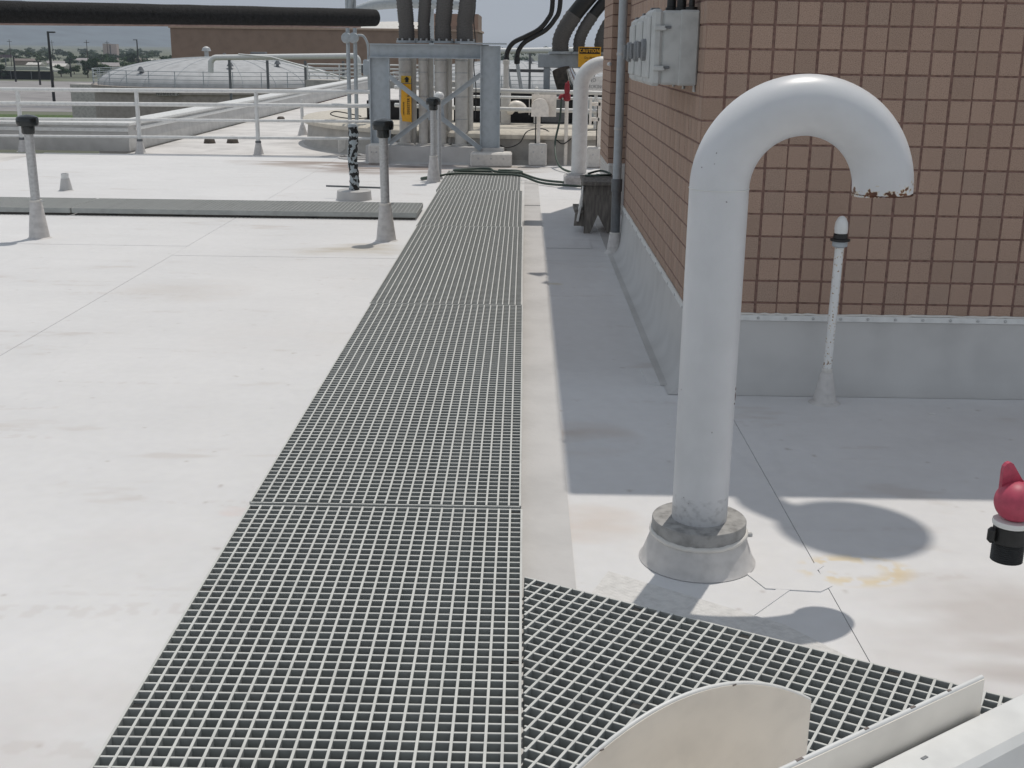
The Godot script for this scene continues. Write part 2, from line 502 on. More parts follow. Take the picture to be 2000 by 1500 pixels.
	for k in 7:
		var pz: float = [-420.0, -455.0, -520.0, -390.0, -610.0, -480.0, -560.0][k]
		var pa: float = [-0.425, -0.40, -0.37, -0.345, -0.415, -0.33, -0.455][k]
		var pl: String = ["left of the tree clump", "over the carport", "behind the tower block", "left of the second lamp", "beyond the houses", "near the brown building", "by the billboard"][k]
		o = thing("utility_pole", "thin hazy utility pole on the plain, " + pl, "utility pole", Vector3(pz * -tan(pa), G, pz), 0.0, "utility poles on the plain")
		put(o, "pole", lathe(S(), [Vector2(0.14, 0), Vector2(0.09, 10.0), Vector2(0, 10.0)], 6), bark)
		put(o, "crossarm", box(S(), Vector3(0, 9.2, 0), Vector3(1.8, 0.14, 0.14)), bark)
	# bus-like white block left of the dome
	o = thing("equipment_shelter", "low pale shelter with dark window slots left of the near dome", "shelter", Vector3(-42.5, G, -118.0))
	put(o, "wall", box(S(), Vector3(0, 2.6, 0), Vector3(2.6, 5.2, 3)), mat(Color(0.74, 0.73, 0.71), 0.05, 2.0, 0.9, 0.0, 0.02, 73))
	for k in 2: put(o, "window", box(S(), Vector3(-0.7 + k * 0.6, 4.75, 1.5), Vector3(0.42, 0.24, 0.08)), M.ink)
	put(o, "annex", box(S(), Vector3(2.2, 2.5, 0.3), Vector3(1.7, 5.4, 2.4)), mat(Color(0.56, 0.59, 0.61), 0.05, 2.0, 0.9, 0.0, 0.02, 74))
	# long brown building
	o = thing("brown_building", "long windowless brown building with a flat roof across the background", "building", Vector3(-21.4, G, -130.0))
	var bm := mat(Color(0.575, 0.485, 0.43), 0.03, 9.0, 0.95, 0.0, 0.02, 75)
	put(o, "wall", box(S(), Vector3(0, 5.35, -8), Vector3(32.6, 10.7, 16)), bm)
	put(o, "coping", box(S(), Vector3(0, 10.8, -8), Vector3(32.9, 0.22, 16.3)), mat(Color(0.70, 0.60, 0.53), 0.04, 3.0, 0.8, 0.0, 0.02, 77))
	put(o, "upper_wall", box(S(), Vector3(13.0, 11.6, -10), Vector3(6.4, 2.0, 11)), bm)
	put(o, "roof_light", lathe(S(), [Vector2(6.2, 10.9), Vector2(4.8, 11.4), Vector2(2.4, 11.75), Vector2(0, 11.85)], 32, Vector3(7.4, 0, -9)), mat(Color(0.82, 0.81, 0.79), 0.03, 3.0, 0.6, 0.0, 0.02, 78))
	# two domed tanks
	o = dome_tank(Vector3(-22.9, G, -92.0), 9.3, "large white domed tank with a concrete wall, in front of the brown building")
	put(o, "hatch_box", box(S(), Vector3(2.9, 8.18, 0.4), Vector3(1.1, 0.75, 0.9), 0.04), M.conduit_dark)
	put(o, "dome_vent", lathe(S(), [Vector2(0.16, 7.9), Vector2(0.16, 8.55), Vector2(0.36, 8.57), Vector2(0.28, 8.8), Vector2(0.1, 8.9), Vector2(0, 8.92)], 14, Vector3(-1.3, 0, -0.6)), M.galv)
	dome_tank(Vector3(-0.6, G, -92.0), 9.3, "second white domed tank, seen behind the steel frame and the hoses")
	# tank name plate: pale letters on the concrete
	o = thing("name_plate", "small pale name plate on the concrete wall of the left domed tank", "sign", Vector3(-24.4, -1.72, -82.55), -0.16)
	put(o, "plate", box(S(), Vector3.ZERO, Vector3(1.65, 0.3, 0.05)), mat(Color(0.62, 0.61, 0.58), 0.06, 0.4, 0.8, 0.0, 0.03, 79))
	put(o, "lettering", label_mesh("NUMBER 2", 0.24, 0.02), mat(Color(0.36, 0.35, 0.34), 0.0), Transform3D(Basis.IDENTITY, Vector3(0, 0, 0.035)))
	# overhead white pipes
	far_pipe(-19.3, -10.3, 0.76, -75.0, true, "large white pipe carried on posts above the left domed tank")
	far_pipe(-2.6, 5.0, 1.36, -75.0, false, "white overhead pipe seen right of the steel frame, below the tree row")
	# railing between the tank and the frame
	o = thing("walkway_guardrail", "white four-bar guardrail on a grey walkway, behind the conduits and steel frame", "railing", Vector3(-5.6, 0, -50.0))
	put(o, "walkway", box(S(), Vector3(0, 0.02, 0), Vector3(6.6, 0.38, 1.6)), M.concrete)
	put(o, "wall", box(S(), Vector3(0, -3.85, -0.1), Vector3(6.4, 7.3, 1.2)), mat(Color(0.45, 0.30, 0.28), 0.08, 2.0, 0.95, 0.0, 0.03, 80))
	for k in 4: put(o, "rail", tube(S(), [Vector3(-3.2, 0.37 + k * 0.155, 0.75), Vector3(3.2, 0.37 + k * 0.155, 0.75)], 0.03, 8), M.white)
	for k in 6: put(o, "post", tube(S(), [Vector3(-3.2 + k * 1.28, 0.2, 0.75), Vector3(-3.2 + k * 1.28, 0.85, 0.75)], 0.03, 8), M.white)
	# slim antenna strut leaning over the dome
	o = thing("guy_strut", "thin white strut slanting down to the right from the white overhead pipe", "strut", Vector3(-17.4, 0, -74.0))
	put(o, "strut", tube(S(), [Vector3(0, 1.0, 0), Vector3(2.0, 0.85, 0), Vector3(6.6, -0.35, 0)], 0.05, 8), M.white)

func far_tree(at: Vector3, h: float, w: float, m: Material, bark: Material, label: String, group: String) -> void:
	var o := thing("tree", label, "tree", at, 0.0, group)
	put(o, "trunk", lathe(S(), [Vector2(0.16, 0), Vector2(0.10, h * 0.45), Vector2(0, h * 0.7)], 7), bark)
	put(o, "crown", crown(S(), Vector3.ZERO, h, w, 11, 60), m)

func crown(s: SurfaceTool, at: Vector3, h: float, w: float, lobes := 8, leaves := 34) -> SurfaceTool:
	for b in lobes:
		var c0 := Vector3(rng.randf_range(-0.34, 0.34) * w, h * rng.randf_range(0.26, 0.80), rng.randf_range(-0.3, 0.3) * w)
		var br := w * rng.randf_range(0.17, 0.27)
		if c0.y - br < 0.3: c0.y = br + 0.3
		for k in leaves:
			var d := Vector3(rng.randfn(), rng.randfn(), rng.randfn()).normalized()
			var c: Vector3 = at + c0 + d * br * rng.randf_range(0.5, 1.0) * Vector3(1, minf(1.0, 0.6 * h / w), 1)
			var u := Vector3(rng.randfn(), rng.randfn(), rng.randfn()).normalized()
			var v := u.cross(d).normalized()
			var r := w * rng.randf_range(0.05, 0.085)
			tri(s, c + u * r, c - u * r * 0.6 + v * r, c - u * r * 0.5 - v * r, d)
	return s

func dome_tank(at: Vector3, r: float, label: String) -> Node3D:
	var o := thing("domed_tank", label, "tank", at)
	put(o, "tank_wall", lathe(S(), [Vector2(r, 0), Vector2(r, 5.7), Vector2(r + 0.18, 5.72), Vector2(r + 0.18, 6.15), Vector2(r - 0.3, 6.16)], 72), rough_up(mat(Color(0.63, 0.60, 0.575), 0.07, 2.5, 0.95, 0.0, 0.02, 81), 82, 0.05, 2.0, 0.3))
	var pr := []
	for k in 13:
		var a := PI / 2 * (1.0 - pow(1.0 - k / 12.0, 1.0))
		pr.append(Vector2((r - 0.25) * cos(a), 6.16 + 2.0 * sin(a)))
	pr[12].x = 0.0
	put(o, "dome", lathe(S(), pr, 72), mat(Color(0.68, 0.69, 0.70), 0.05, 5.0, 0.7, 0.0, 0.02, 83))
	for k in 24:
		var a := TAU * (k + 0.5) / 24.0
		var rb := []
		for q in pr: rb.append(Vector3(cos(a) * q.x, q.y + 0.01, sin(a) * q.x))
		put(o, "rib", tube(S(), rb, 0.016, 5, false), M.grey_pipe)
	for k in 4:
		var ring := arc(Vector3(0, 6.42 + k * 0.27, 0), Vector3.RIGHT, Vector3.BACK, r + 0.05, 0, TAU, 72)
		put(o, "rail", tube(S(), ring, 0.025, 6, false), M.grey_pipe)
	var pm := S()
	tube(pm, [Vector3.ZERO, Vector3(0, 1.1, 0)], 0.028, 6)
	var pmesh := pm.commit()
	for k in 30:
		var a := TAU * k / 30.0
		put(o, "post", pmesh, M.grey_pipe, Transform3D(Basis.IDENTITY, Vector3(cos(a) * (r + 0.05), 6.16, sin(a) * (r + 0.05))))
	for q in [[1.0, 3.2], [2.2, 6.6], [-4.0, 7.0], [5.0, 4.0]]:
		var d := Vector2(q[0], q[1]).length() / (r - 0.25)
		var y := 6.16 + 2.0 * sqrt(maxf(0.0, 1.0 - d * d))
		put(o, "dome_vent", lathe(S(), [Vector2(0.1, -0.1), Vector2(0.1, 0.15), Vector2(0.26, 0.15), Vector2(0.1, 0.42), Vector2(0, 0.44)], 10, Vector3(q[0], y, q[1])), M.conduit_dark)
	return o

func far_pipe(x0: float, x1: float, y: float, z: float, elbow: bool, label: String) -> void:
	var o := thing("overhead_pipe", label, "pipe", Vector3(x0, 0, z))
	var L := x1 - x0
	var pts := [Vector3(0, y, 0), Vector3(L, y + 0.2, 0)]
	if elbow:
		pts = [Vector3(-0.1, y - 0.9, 0), Vector3(-0.06, y - 0.2, 0)]
		pts += arc(Vector3(0.3, y - 0.32, 0), Vector3.LEFT, Vector3.UP, 0.34, 0.3, PI / 2, 6)
		pts += arc(Vector3(L - 0.3, y - 0.12, 0), Vector3.UP, Vector3.RIGHT, 0.34, 0, PI / 2, 8)
		pts.append(Vector3(L + 0.04, y - 1.3, 0))
	put(o, "pipe", tube(S(), pts, 0.17, 16), M.white)
	var n := 4
	for k in n:
		var x := L * (0.12 + 0.26 * k)
		put(o, "support", box(S(), Vector3(x, (y - 7.5) / 2.0 - 0.1, 0), Vector3(0.14, y + 7.5, 0.14)), M.conduit_dark)

func label_mesh(t: String, height: float, depth: float, font := "Droid Sans", bold := true) -> TextMesh:
	var tm := TextMesh.new()
	var f := SystemFont.new()
	f.font_names = PackedStringArray([font])
	f.font_weight = 700 if bold else 400
	tm.text = t
	tm.font = f
	tm.font_size = 64
	tm.pixel_size = height / 64.0 / 0.72
	tm.depth = depth
	return tm

# ---------------------------------------------------------------- roof
func roof_material() -> StandardMaterial3D:
	var W := 768
	var H := 1344
	var im := Image.create(W, H, false, Image.FORMAT_RGB8)
	var a := noise(90, 0.45, 4)
	var b := noise(91, 2.2, 4)
	var c := noise(92, 14.0, 2)
	var d1 := noise(94, 0.5, 2)
	var d2 := noise(98, 1.6, 3)
	var e1 := noise(99, 0.16, 2)
	var stains := [[1.7, -2.35, 0.75, Color(0.42, 0.36, 0.33), 0.55], [1.35, -2.95, 0.5, Color(0.55, 0.50, 0.47), 0.3], [-1.15, -2.3, 0.5, Color(0.66, 0.62, 0.60), 0.18], [-1.25, -3.4, 0.3, Color(0.7, 0.67, 0.65), 0.12], [-1.9, -15.9, 1.3, Color(0.46, 0.40, 0.37), 0.75], [-3.0, -16.6, 1.2, Color(0.5, 0.44, 0.4), 0.6],
		[-0.3, -15.8, 0.8, Color(0.5, 0.45, 0.4), 0.6], [-1.25, -9.2, 0.4, Color(0.62, 0.57, 0.48), 0.45], [-1.6, -9.1, 0.25, Color(0.62, 0.57, 0.48), 0.3], [0.22, -4.6, 0.3, Color(0.66, 0.58, 0.52), 0.4], [0.23, -3.7, 0.22, Color(0.7, 0.6, 0.52), 0.35], [-2.2, -7.5, 0.5, Color(0.7, 0.66, 0.62), 0.25], [0.2, -7.9, 0.08, Color(0.65, 0.55, 0.3), 0.6], [-1.2, -6.2, 0.7, Color(0.75, 0.72, 0.70), 0.12], [-0.98, -3.75, 0.06, Color(0.85, 0.5, 0.4), 0.35]]
	for y in H:
		var z := 1.0 - 17.5 * y / H
		for x in W:
			var wx := -7.0 + 10.0 * x / W
			var n1 := a.get_noise_2d(wx, z)
			var n2 := b.get_noise_2d(wx * 0.45, z * 1.4)
			var n3 := c.get_noise_2d(wx, z)
			var v := 0.818 + n1 * 0.020 + n2 * 0.012 + n3 * 0.010
			var col := Color(v * 0.996, v * 0.996, v * 0.998)
			if n2 < -0.42 and n1 < 0.0:
				col = col.lerp(Color(0.66, 0.61, 0.57), minf(0.22, (-0.42 - n2) * 1.2))
			var wr := d1.get_noise_2d(wx * 1.1 + wz_bend(z), z * 0.16)
			if absf(wr) < 0.008 and n2 > 0.1: col = col.darkened(0.012)
			var sp := e1.get_noise_2d(x * 1.0, y * 1.0)
			if sp > 0.74: col = col.lerp(Color(0.55, 0.51, 0.48), minf(0.35, (sp - 0.74) * 5.0))
			var sc := d2.get_noise_2d(wx * 0.35, z * 2.6)
			if sc > 0.46 and n3 > 0.05: col = col.lerp(Color(0.68, 0.65, 0.63), minf(0.2, (sc - 0.42) * 1.6))
			for st in stains:
				var dx: float = wx - st[0]
				var dz: float = z - st[1]
				var d: float = (dx * dx + dz * dz * 1.3) / (st[2] * st[2])
				if d < 1.0:
					var k: float = (1.0 - d) * (0.75 + n2 * 1.5)
					col = col.lerp(st[3], clampf(k, 0.0, 1.0) * st[4])
			# yellow drip ring under the gooseneck mouth
			var ex := (wx - 1.04) / 0.13
			var ez := (z + 3.35) / 0.085
			var er := sqrt(ex * ex + ez * ez)
			if er < 1.5 and er > 0.5 and n3 + n2 > -0.12 and dz_ok(ex, ez):
				col = col.lerp(Color(0.80, 0.67, 0.42), 0.42 * (1.0 - absf(er - 1.0) / 0.5))
			im.set_pixel(x, y, col)
	var m := StandardMaterial3D.new()
	m.albedo_texture = ImageTexture.create_from_image(im)
	m.roughness = 0.62
	m.normal_enabled = true
	m.normal_texture = bump_tex(93, 0.012, 6.0, 5, 512)
	m.normal_scale = 0.35
	return m

func wz_bend(z: float) -> float:
	return sin(z * 0.7) * 0.12

func dz_ok(ex: float, ez: float) -> bool:
	return not (ex < -0.2 and ez < 0.15 and ez > -0.6)

func sheet(parent: Node, called: String, poly: Array, y0: float, y1: float, m: Material) -> MeshInstance3D:
	var s := S()
	var uvf := func(v: Vector3) -> Vector2: return Vector2((v.x + 7.0) / 10.0, (1.0 - v.z) / 17.5)
	var pv := []
	for q in poly: pv.append(Vector3(q.x, y1, q.y))
	var n := pv.size()
	for i in range(1, n - 1):
		squad(s, [pv[0], pv[i], pv[i + 1], pv[i + 1]], [Vector3.UP, Vector3.UP, Vector3.UP, Vector3.UP], [uvf.call(pv[0]), uvf.call(pv[i]), uvf.call(pv[i + 1]), uvf.call(pv[i + 1])])
	var cen := Vector3.ZERO
	for v in pv: cen += v / n
	for i in n:
		var a: Vector3 = pv[i]
		var b: Vector3 = pv[(i + 1) % n]
		var nn := (b - a).cross(Vector3.UP).normalized()
		if nn.dot((a + b) * 0.5 - cen) < 0.0: nn = -nn
		var dn := Vector3(0, y0 - y1, 0)
		squad(s, [a, b, b + dn, a + dn], [nn, nn, nn, nn], [uvf.call(a), uvf.call(b), uvf.call(b), uvf.call(a)])
	s.generate_tangents()
	return put(parent, called, s, m)

func rect(x0: float, x1: float, z0: float, z1: float) -> Array:
	return [Vector2(x0, z0), Vector2(x1, z0), Vector2(x1, z1), Vector2(x0, z1)]

func roof() -> void:
	M.roof = roof_material()
	var edge := mat(Color(0.70, 0.69, 0.68), 0.05, 1.0, 0.9, 0.0, 0.02, 95)
	var base := Node3D.new()
	base.name = numbered("roof")
	add_child(base)
	base.set_meta("kind", "structure")
	put(base, "deck", box(S(), Vector3(0.5, -3.76, -6.8), Vector3(25, 7.5, 21.0)), edge)
	put(base, "deck", box(S(), Vector3(4.0, -3.76, -32.0), Vector3(19.6, 7.5, 29.4)), edge)
	var plain := mat(Color(0.835, 0.825, 0.815), 0.05, 3.0, 0.65, 0.0, 0.012, 96)
	sheet(base, "membrane_sheet", rect(-2.654, 0.929, 3.5, -8.818), -0.01, 0.0, M.roof)
	sheet(base, "membrane_sheet", rect(-2.654, 2.95, -8.821, -17.28), -0.01, 0.001, M.roof)
	sheet(base, "membrane_sheet", rect(-6.95, -2.657, 3.5, -9.25), -0.01, 0.0, M.roof)
	sheet(base, "membrane_sheet", rect(-6.95, -2.657, -9.253, -17.28), -0.01, 0.001, M.roof)
	sheet(base, "membrane_sheet", rect(0.931, 2.95, 3.5, -8.818), -0.01, 0.001, M.roof)
	put(base, "membrane_sheet", box(S(), Vector3(-9.4, -0.005, -7.0), Vector3(4.9, 0.01, 20.4)), plain)
	put(base, "membrane_sheet", box(S(), Vector3(7.9, -0.005, -7.0), Vector3(9.88, 0.01, 20.4)), plain)
	put(base, "membrane_sheet", box(S(), Vector3(4.0, -0.007, -32.0), Vector3(19.5, 0.014, 29.3)), plain)
	# patches over joints
	sheet(base, "membrane_patch", [Vector2(0.70, -3.32), Vector2(0.92, -3.37), Vector2(0.945, -3.24), Vector2(0.90, -3.2), Vector2(0.74, -3.215)], 0.0, 0.0035, M.roof)
	sheet(base, "membrane_patch", [Vector2(0.60, -5.72), Vector2(0.70, -5.74), Vector2(0.70, -5.42), Vector2(0.61, -5.42)], 0.0, 0.0035, M.roof)
	sheet(base, "membrane_patch", [Vector2(0.19, -9.4), Vector2(0.56, -9.4), Vector2(0.56, -9.9), Vector2(0.19, -9.9)], 0.002, 0.0055, M.roof)
	sheet(base, "membrane_patch", [Vector2(0.62, -3.03), Vector2(0.64, -3.0), Vector2(0.955, -3.385), Vector2(0.935, -3.41)], 0.0, 0.003, M.roof)
	# walkway pads with a woven tread beside the gratings
	put(base, "tread_pad", box(S(), Vector3(0.092, 0.003, -7.45), Vector3(0.165, 0.007, 9.1)), M.pad)
	put(base, "tread_pad", box(S(), Vector3(0.095, 0.004, -13.2), Vector3(0.16, 0.008, 2.3)), M.pad)
	var e1 := Vector2(0.881, 0.474)
	var e2 := Vector2(0.474, -0.881)
	var q0 := Vector2(0.185, -3.035)
	var padpoly := [q0 - e2 * 0.1, q0 + e2 * 0.29 - e1 * 0.05, q0 + e2 * 0.22 + e1 * 0.52, q0 + e1 * 1.2 - e2 * 0.1]
	sheet(base, "tread_pad", padpoly, 0.0, 0.005, tread_mat())
	# parapet of the lower left roof edge
	var pa := thing("parapet_wall", "low white roof parapet running across the left and then away from the camera", "wall", Vector3(-5.85, 0, -17.7))
	put(pa, "front_wall", box(S(), Vector3(-3.7, 0.185, -0.15), Vector3(7.4, 0.37, 0.3)), M.flash)
	put(pa, "side_wall", box(S(), Vector3(-0.15, 0.185, -15.3), Vector3(0.3, 0.37, 30.0)), M.flash)
	put(pa, "coping", box(S(), Vector3(-3.72, 0.393, -0.15), Vector3(7.5, 0.05, 0.36), 0.01), M.white)
	put(pa, "coping", box(S(), Vector3(-0.15, 0.395, -15.45), Vector3(0.36, 0.05, 30.2), 0.01), M.white)
	put(pa, "drip_strip", box(S(), Vector3(-3.7, 0.31, 0.01), Vector3(7.4, 0.05, 0.02)), M.white)
	put(pa, "drip_strip", box(S(), Vector3(0.01, 0.31, -15.3), Vector3(0.02, 0.05, 30.0)), M.white)

func tread_mat() -> StandardMaterial3D:
	var m := mat(Color(0.815, 0.81, 0.80), 0.03, 1.6, 0.85, 0.0, 0.012, 97)
	var im := Image.create(128, 128, false, Image.FORMAT_L8)
	for y in 128:
		for x in 128:
			var zig := absf(fmod(x / 16.0, 2.0) - 1.0)
			var v := 0.5 + 0.5 * sin((y / 16.0 + zig * 0.8) * TAU)
			im.set_pixel(x, y, Color(v, v, v))
	im.bump_map_to_normal_map(3.0)
	m.uv1_scale = Vector3.ONE / 0.16
	m.normal_enabled = true
	m.normal_texture = ImageTexture.create_from_image(im)
	m.normal_scale = 0.28
	return m

# ---------------------------------------------------------------- brick building
func brick_building() -> void:
	var X := 0.785
	var Z := -5.36
	var b := thing("brick_building", "brown building faced with small square bricks, white flashing along its foot", "building", Vector3(X, 0, Z))
	var H := 3.80
	# cores (mortar) set back behind the brick faces
	put(b, "core_wall", box(S(), Vector3(2.6035, H / 2, -1.9735), Vector3(5.2, H, 3.94)), M.mortar)
	put(b, "core_wall", box(S(), Vector3(3.2, H / 2, -5.1), Vector3(4.0, H, 2.3)), M.mortar)
	put(b, "core_wall", box(S(), Vector3(2.636, H / 2, -6.86), Vector3(5.2, H, 1.2)), M.mortar)
	put(b, "coping", box(S(), Vector3(2.6, H + 0.04, -3.74), Vector3(5.26, 0.08, 7.52), 0.015), M.white)
	# bricks
	var px := 0.099
	var py := 0.1025
	var y0 := 0.375
	var tone := [Color(0.662, 0.562, 0.497), Color(0.640, 0.545, 0.482), Color(0.680, 0.578, 0.512), Color(0.652, 0.560, 0.499)]
	var bm := []
	for i in 4:
		var m := StandardMaterial3D.new()
		var c: Color = tone[i]
		m.albedo_texture = ramp_tex(100 + i, 0.16, [[0.0, c.darkened(0.5)], [0.22, c.darkened(0.16)], [0.5, c], [0.8, c.lightened(0.06)], [1.0, c.lightened(0.28)]], 3)
		m.uv1_triplanar = true
		m.uv1_world_triplanar = true
		m.uv1_scale = Vector3.ONE / 0.21
		m.roughness = 0.95
		m.normal_enabled = true
		m.normal_texture = bump_tex(110, 0.16, 4.0, 3)
		m.normal_scale = 0.5
		bm.append(m)
	var meshes := []
	for i in 3:
		meshes.append(box(S(), Vector3.ZERO, Vector3(px - [0.0100, 0.0092, 0.0106][i], py - [0.0085, 0.0092, 0.0080][i], 0.03), 0.0022).commit())
	var inst := []
	var cnt := 0
	for r in 34:
		for c in 52:
			var yy := y0 + py * (r + 0.5) - 0.055
			if yy + 0.05 > H: continue
			var at := Vector3(px * (c + 0.5) + (0.0018 if c % 4 == 3 else -0.0018 if c % 4 == 0 else 0.0) + rng.randf_range(-0.0006, 0.0006), yy + rng.randf_range(-0.0006, 0.0006), -0.015 + rng.randf_range(-0.0010, 0.0008))
			if c < 17 and r < 16 and cnt < 290:
				cnt += 1
				put(b, "brick", meshes[rng.randi() % 3], bm[rng.randi() % 4], Transform3D(Basis(Vector3(0, 0, 1), rng.randf_range(-0.004, 0.004)), at))
			else:
				inst.append(Transform3D(Basis.IDENTITY, at))
	# long side towards the walkway, and the far block
	var side := Basis(Vector3.UP, PI / 2)
	for r in 34:
		var yy := y0 + py * (r + 0.5) - 0.055
		if yy + 0.05 > H: continue
		for c in 39:
			inst.append(Transform3D(side, Vector3(0.015 + rng.randf_range(-0.0008, 0.001), yy, -0.006 - px * (c + 0.5))))
		for c in 12:
			inst.append(Transform3D(side, Vector3(0.045, yy, -6.246 - px * (c + 0.5))))
		for c in 13:
			inst.append(Transform3D(Basis.IDENTITY, Vector3(0.04 + px * (c + 0.5), yy, -6.26)))
	for k in 4:
		var mm := MultiMesh.new()
		mm.transform_format = MultiMesh.TRANSFORM_3D
		mm.mesh = meshes[k % 3]
		var sel := []
		for i in inst.size():
			if (i * 7 + i / 13) % 4 == k: sel.append(inst[i])
		mm.instance_count = sel.size()
		for i in sel.size(): mm.set_instance_transform(i, sel[i])
		var mi := MultiMeshInstance3D.new()
		mi.multimesh = mm
		mi.material_override = bm[k]
		mi.name = "brickwork"
		mi.set_meta("kind", "stuff")
		b.add_child(mi, true)
	# flared membrane flashing along the foot, with its bar and screws
	var prof := [Vector2(0.004, 0.345), Vector2(0.012, 0.20), Vector2(0.020, 0.105), Vector2(0.029, 0.062), Vector2(0.043, 0.032), Vector2(0.062, 0.013), Vector2(0.082, 0.005), Vector2(0.098, 0.0025)]
	var s := S()
	for i in prof.size() - 1:
		var p: Vector2 = prof[i]
		var q: Vector2 = prof[i + 1]
		var n0 := Vector2(0.98, 0.2).lerp(Vector2(0.15, 0.98), float(i) / (prof.size() - 1)).normalized()
		var n1 := Vector2(0.98, 0.2).lerp(Vector2(0.15, 0.98), float(i + 1) / (prof.size() - 1)).normalized()
		# facing side (+z) from the corner to the right
		squad(s, [Vector3(-p.x, p.y, p.x), Vector3(5.2, p.y, p.x), Vector3(5.2, q.y, q.x), Vector3(-q.x, q.y, q.x)], [Vector3(0, n0.y, n0.x), Vector3(0, n0.y, n0.x), Vector3(0, n1.y, n1.x), Vector3(0, n1.y, n1.x)], [Vector2.ZERO, Vector2.RIGHT, Vector2.ONE, Vector2.DOWN])
		# side towards the walkway (-x)
		squad(s, [Vector3(-p.x, p.y, p.x), Vector3(-p.x, p.y, -3.94), Vector3(-q.x, q.y, -3.94), Vector3(-q.x, q.y, q.x)], [Vector3(-n0.x, n0.y, 0), Vector3(-n0.x, n0.y, 0), Vector3(-n1.x, n1.y, 0), Vector3(-n1.x, n1.y, 0)], [Vector2.ZERO, Vector2.RIGHT, Vector2.ONE, Vector2.DOWN])
	put(b, "flashing", s, M.flash)
	put(b, "flashing", box(S(), Vector3(-0.006, 0.003, -3.05), Vector3(0.22, 0.004, 6.0)), M.flash)
	var tb1 := put(b, "termination_bar", box(S(), Vector3(2.6, 0.352, 0.006), Vector3(5.2, 0.026, 0.010), 0.002), M.white)
	var tb2 := put(b, "termination_bar", box(S(), Vector3(-0.006, 0.352, -1.97), Vector3(0.010, 0.026, 3.93), 0.002), M.white)
	var bead := S()
	var pts := []
	for k in 90: pts.append(Vector3(0.03 + k * 0.0285, 0.369 + rng.randf_range(-0.0025, 0.003), 0.004))
	tube(bead, pts, 0.006, 6)
	put(b, "sealant_bead", bead, M.pedestal)
	bead = S()
	pts = []
	for k in 110: pts.append(Vector3(-0.004, 0.369 + rng.randf_range(-0.003, 0.003), -0.02 - k * 0.0355))
	tube(bead, pts, 0.006, 6)
	put(b, "sealant_bead", bead, M.pedestal)
	var screw := lathe(S(), [Vector2(0.0075, 0), Vector2(0.0065, 0.004), Vector2(0.0, 0.0055)], 8).commit()
	for k in 13: put(tb1, "screw", screw, M.galv, Transform3D(Basis(Vector3.RIGHT, PI / 2), Vector3(0.06 + k * 0.127, 0.353, 0.011)))
	for k in 12: put(tb2, "screw", screw, M.galv, Transform3D(Basis(Vector3(0, 0, 1), PI / 2), Vector3(-0.011, 0.353, -0.2 - k * 0.3)))
	# pale foot of the far block
	put(b, "foot_block", box(S(), Vector3(0.70, 0.24, -6.75), Vector3(1.34, 0.48, 1.25), 0.01), M.pedestal)
	# on the building's roof, seen only by their shadows
	var d := thing("exhaust_hood", "round exhaust hood on a bent duct on top of the brick building", "vent", Vector3(1.50, 3.88, -5.50))
	put(d, "duct", tube(S(), smooth_path([Vector3(0, 0, 0), Vector3(0, 0.4, 0), Vector3(0.08, 0.72, 0.0), Vector3(0.24, 0.98, 0.03)], 6), 0.085, 14), M.galv)
	put(d, "hood", lathe(S(), [Vector2(0.0, -0.08), Vector2(0.16, -0.07), Vector2(0.255, 0.0), Vector2(0.2, 0.1), Vector2(0.1, 0.16), Vector2(0, 0.17)], 32, Vector3(0.37, 1.08, 0.05)), M.galv)
	d = thing("roof_bracket", "small pointed steel bracket on the roof edge of the brick building", "bracket", Vector3(0.76, 3.88, -9.65))
	put(d, "plate", prism(S(), PackedVector2Array([Vector2(0, 0), Vector2(-0.13, 0.05), Vector2(0.0, 0.32)]), 0.05), M.galv)
	d = thing("roof_scupper", "short square scupper box jutting from the roof edge of the brick building", "scupper", Vector3(0.70, 3.76, -12.1))
	put(d, "box", box(S(), Vector3.ZERO, Vector3(0.25, 0.14, 0.3), 0.01), M.galv)

# ---------------------------------------------------------------- gratings
const PITCH := 0.0381
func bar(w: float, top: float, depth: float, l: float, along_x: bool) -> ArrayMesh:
	# lighter strip over a darker body that puts cell shade into the colour
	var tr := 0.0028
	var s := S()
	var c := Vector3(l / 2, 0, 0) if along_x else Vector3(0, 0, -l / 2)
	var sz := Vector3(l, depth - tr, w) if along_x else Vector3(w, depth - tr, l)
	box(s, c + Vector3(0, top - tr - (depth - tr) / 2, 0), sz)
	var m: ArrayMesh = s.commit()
	m.surface_set_material(0, M.grating_shade_body)
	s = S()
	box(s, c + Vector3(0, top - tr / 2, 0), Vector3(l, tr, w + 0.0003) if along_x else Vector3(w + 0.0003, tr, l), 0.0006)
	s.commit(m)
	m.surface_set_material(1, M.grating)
	return m

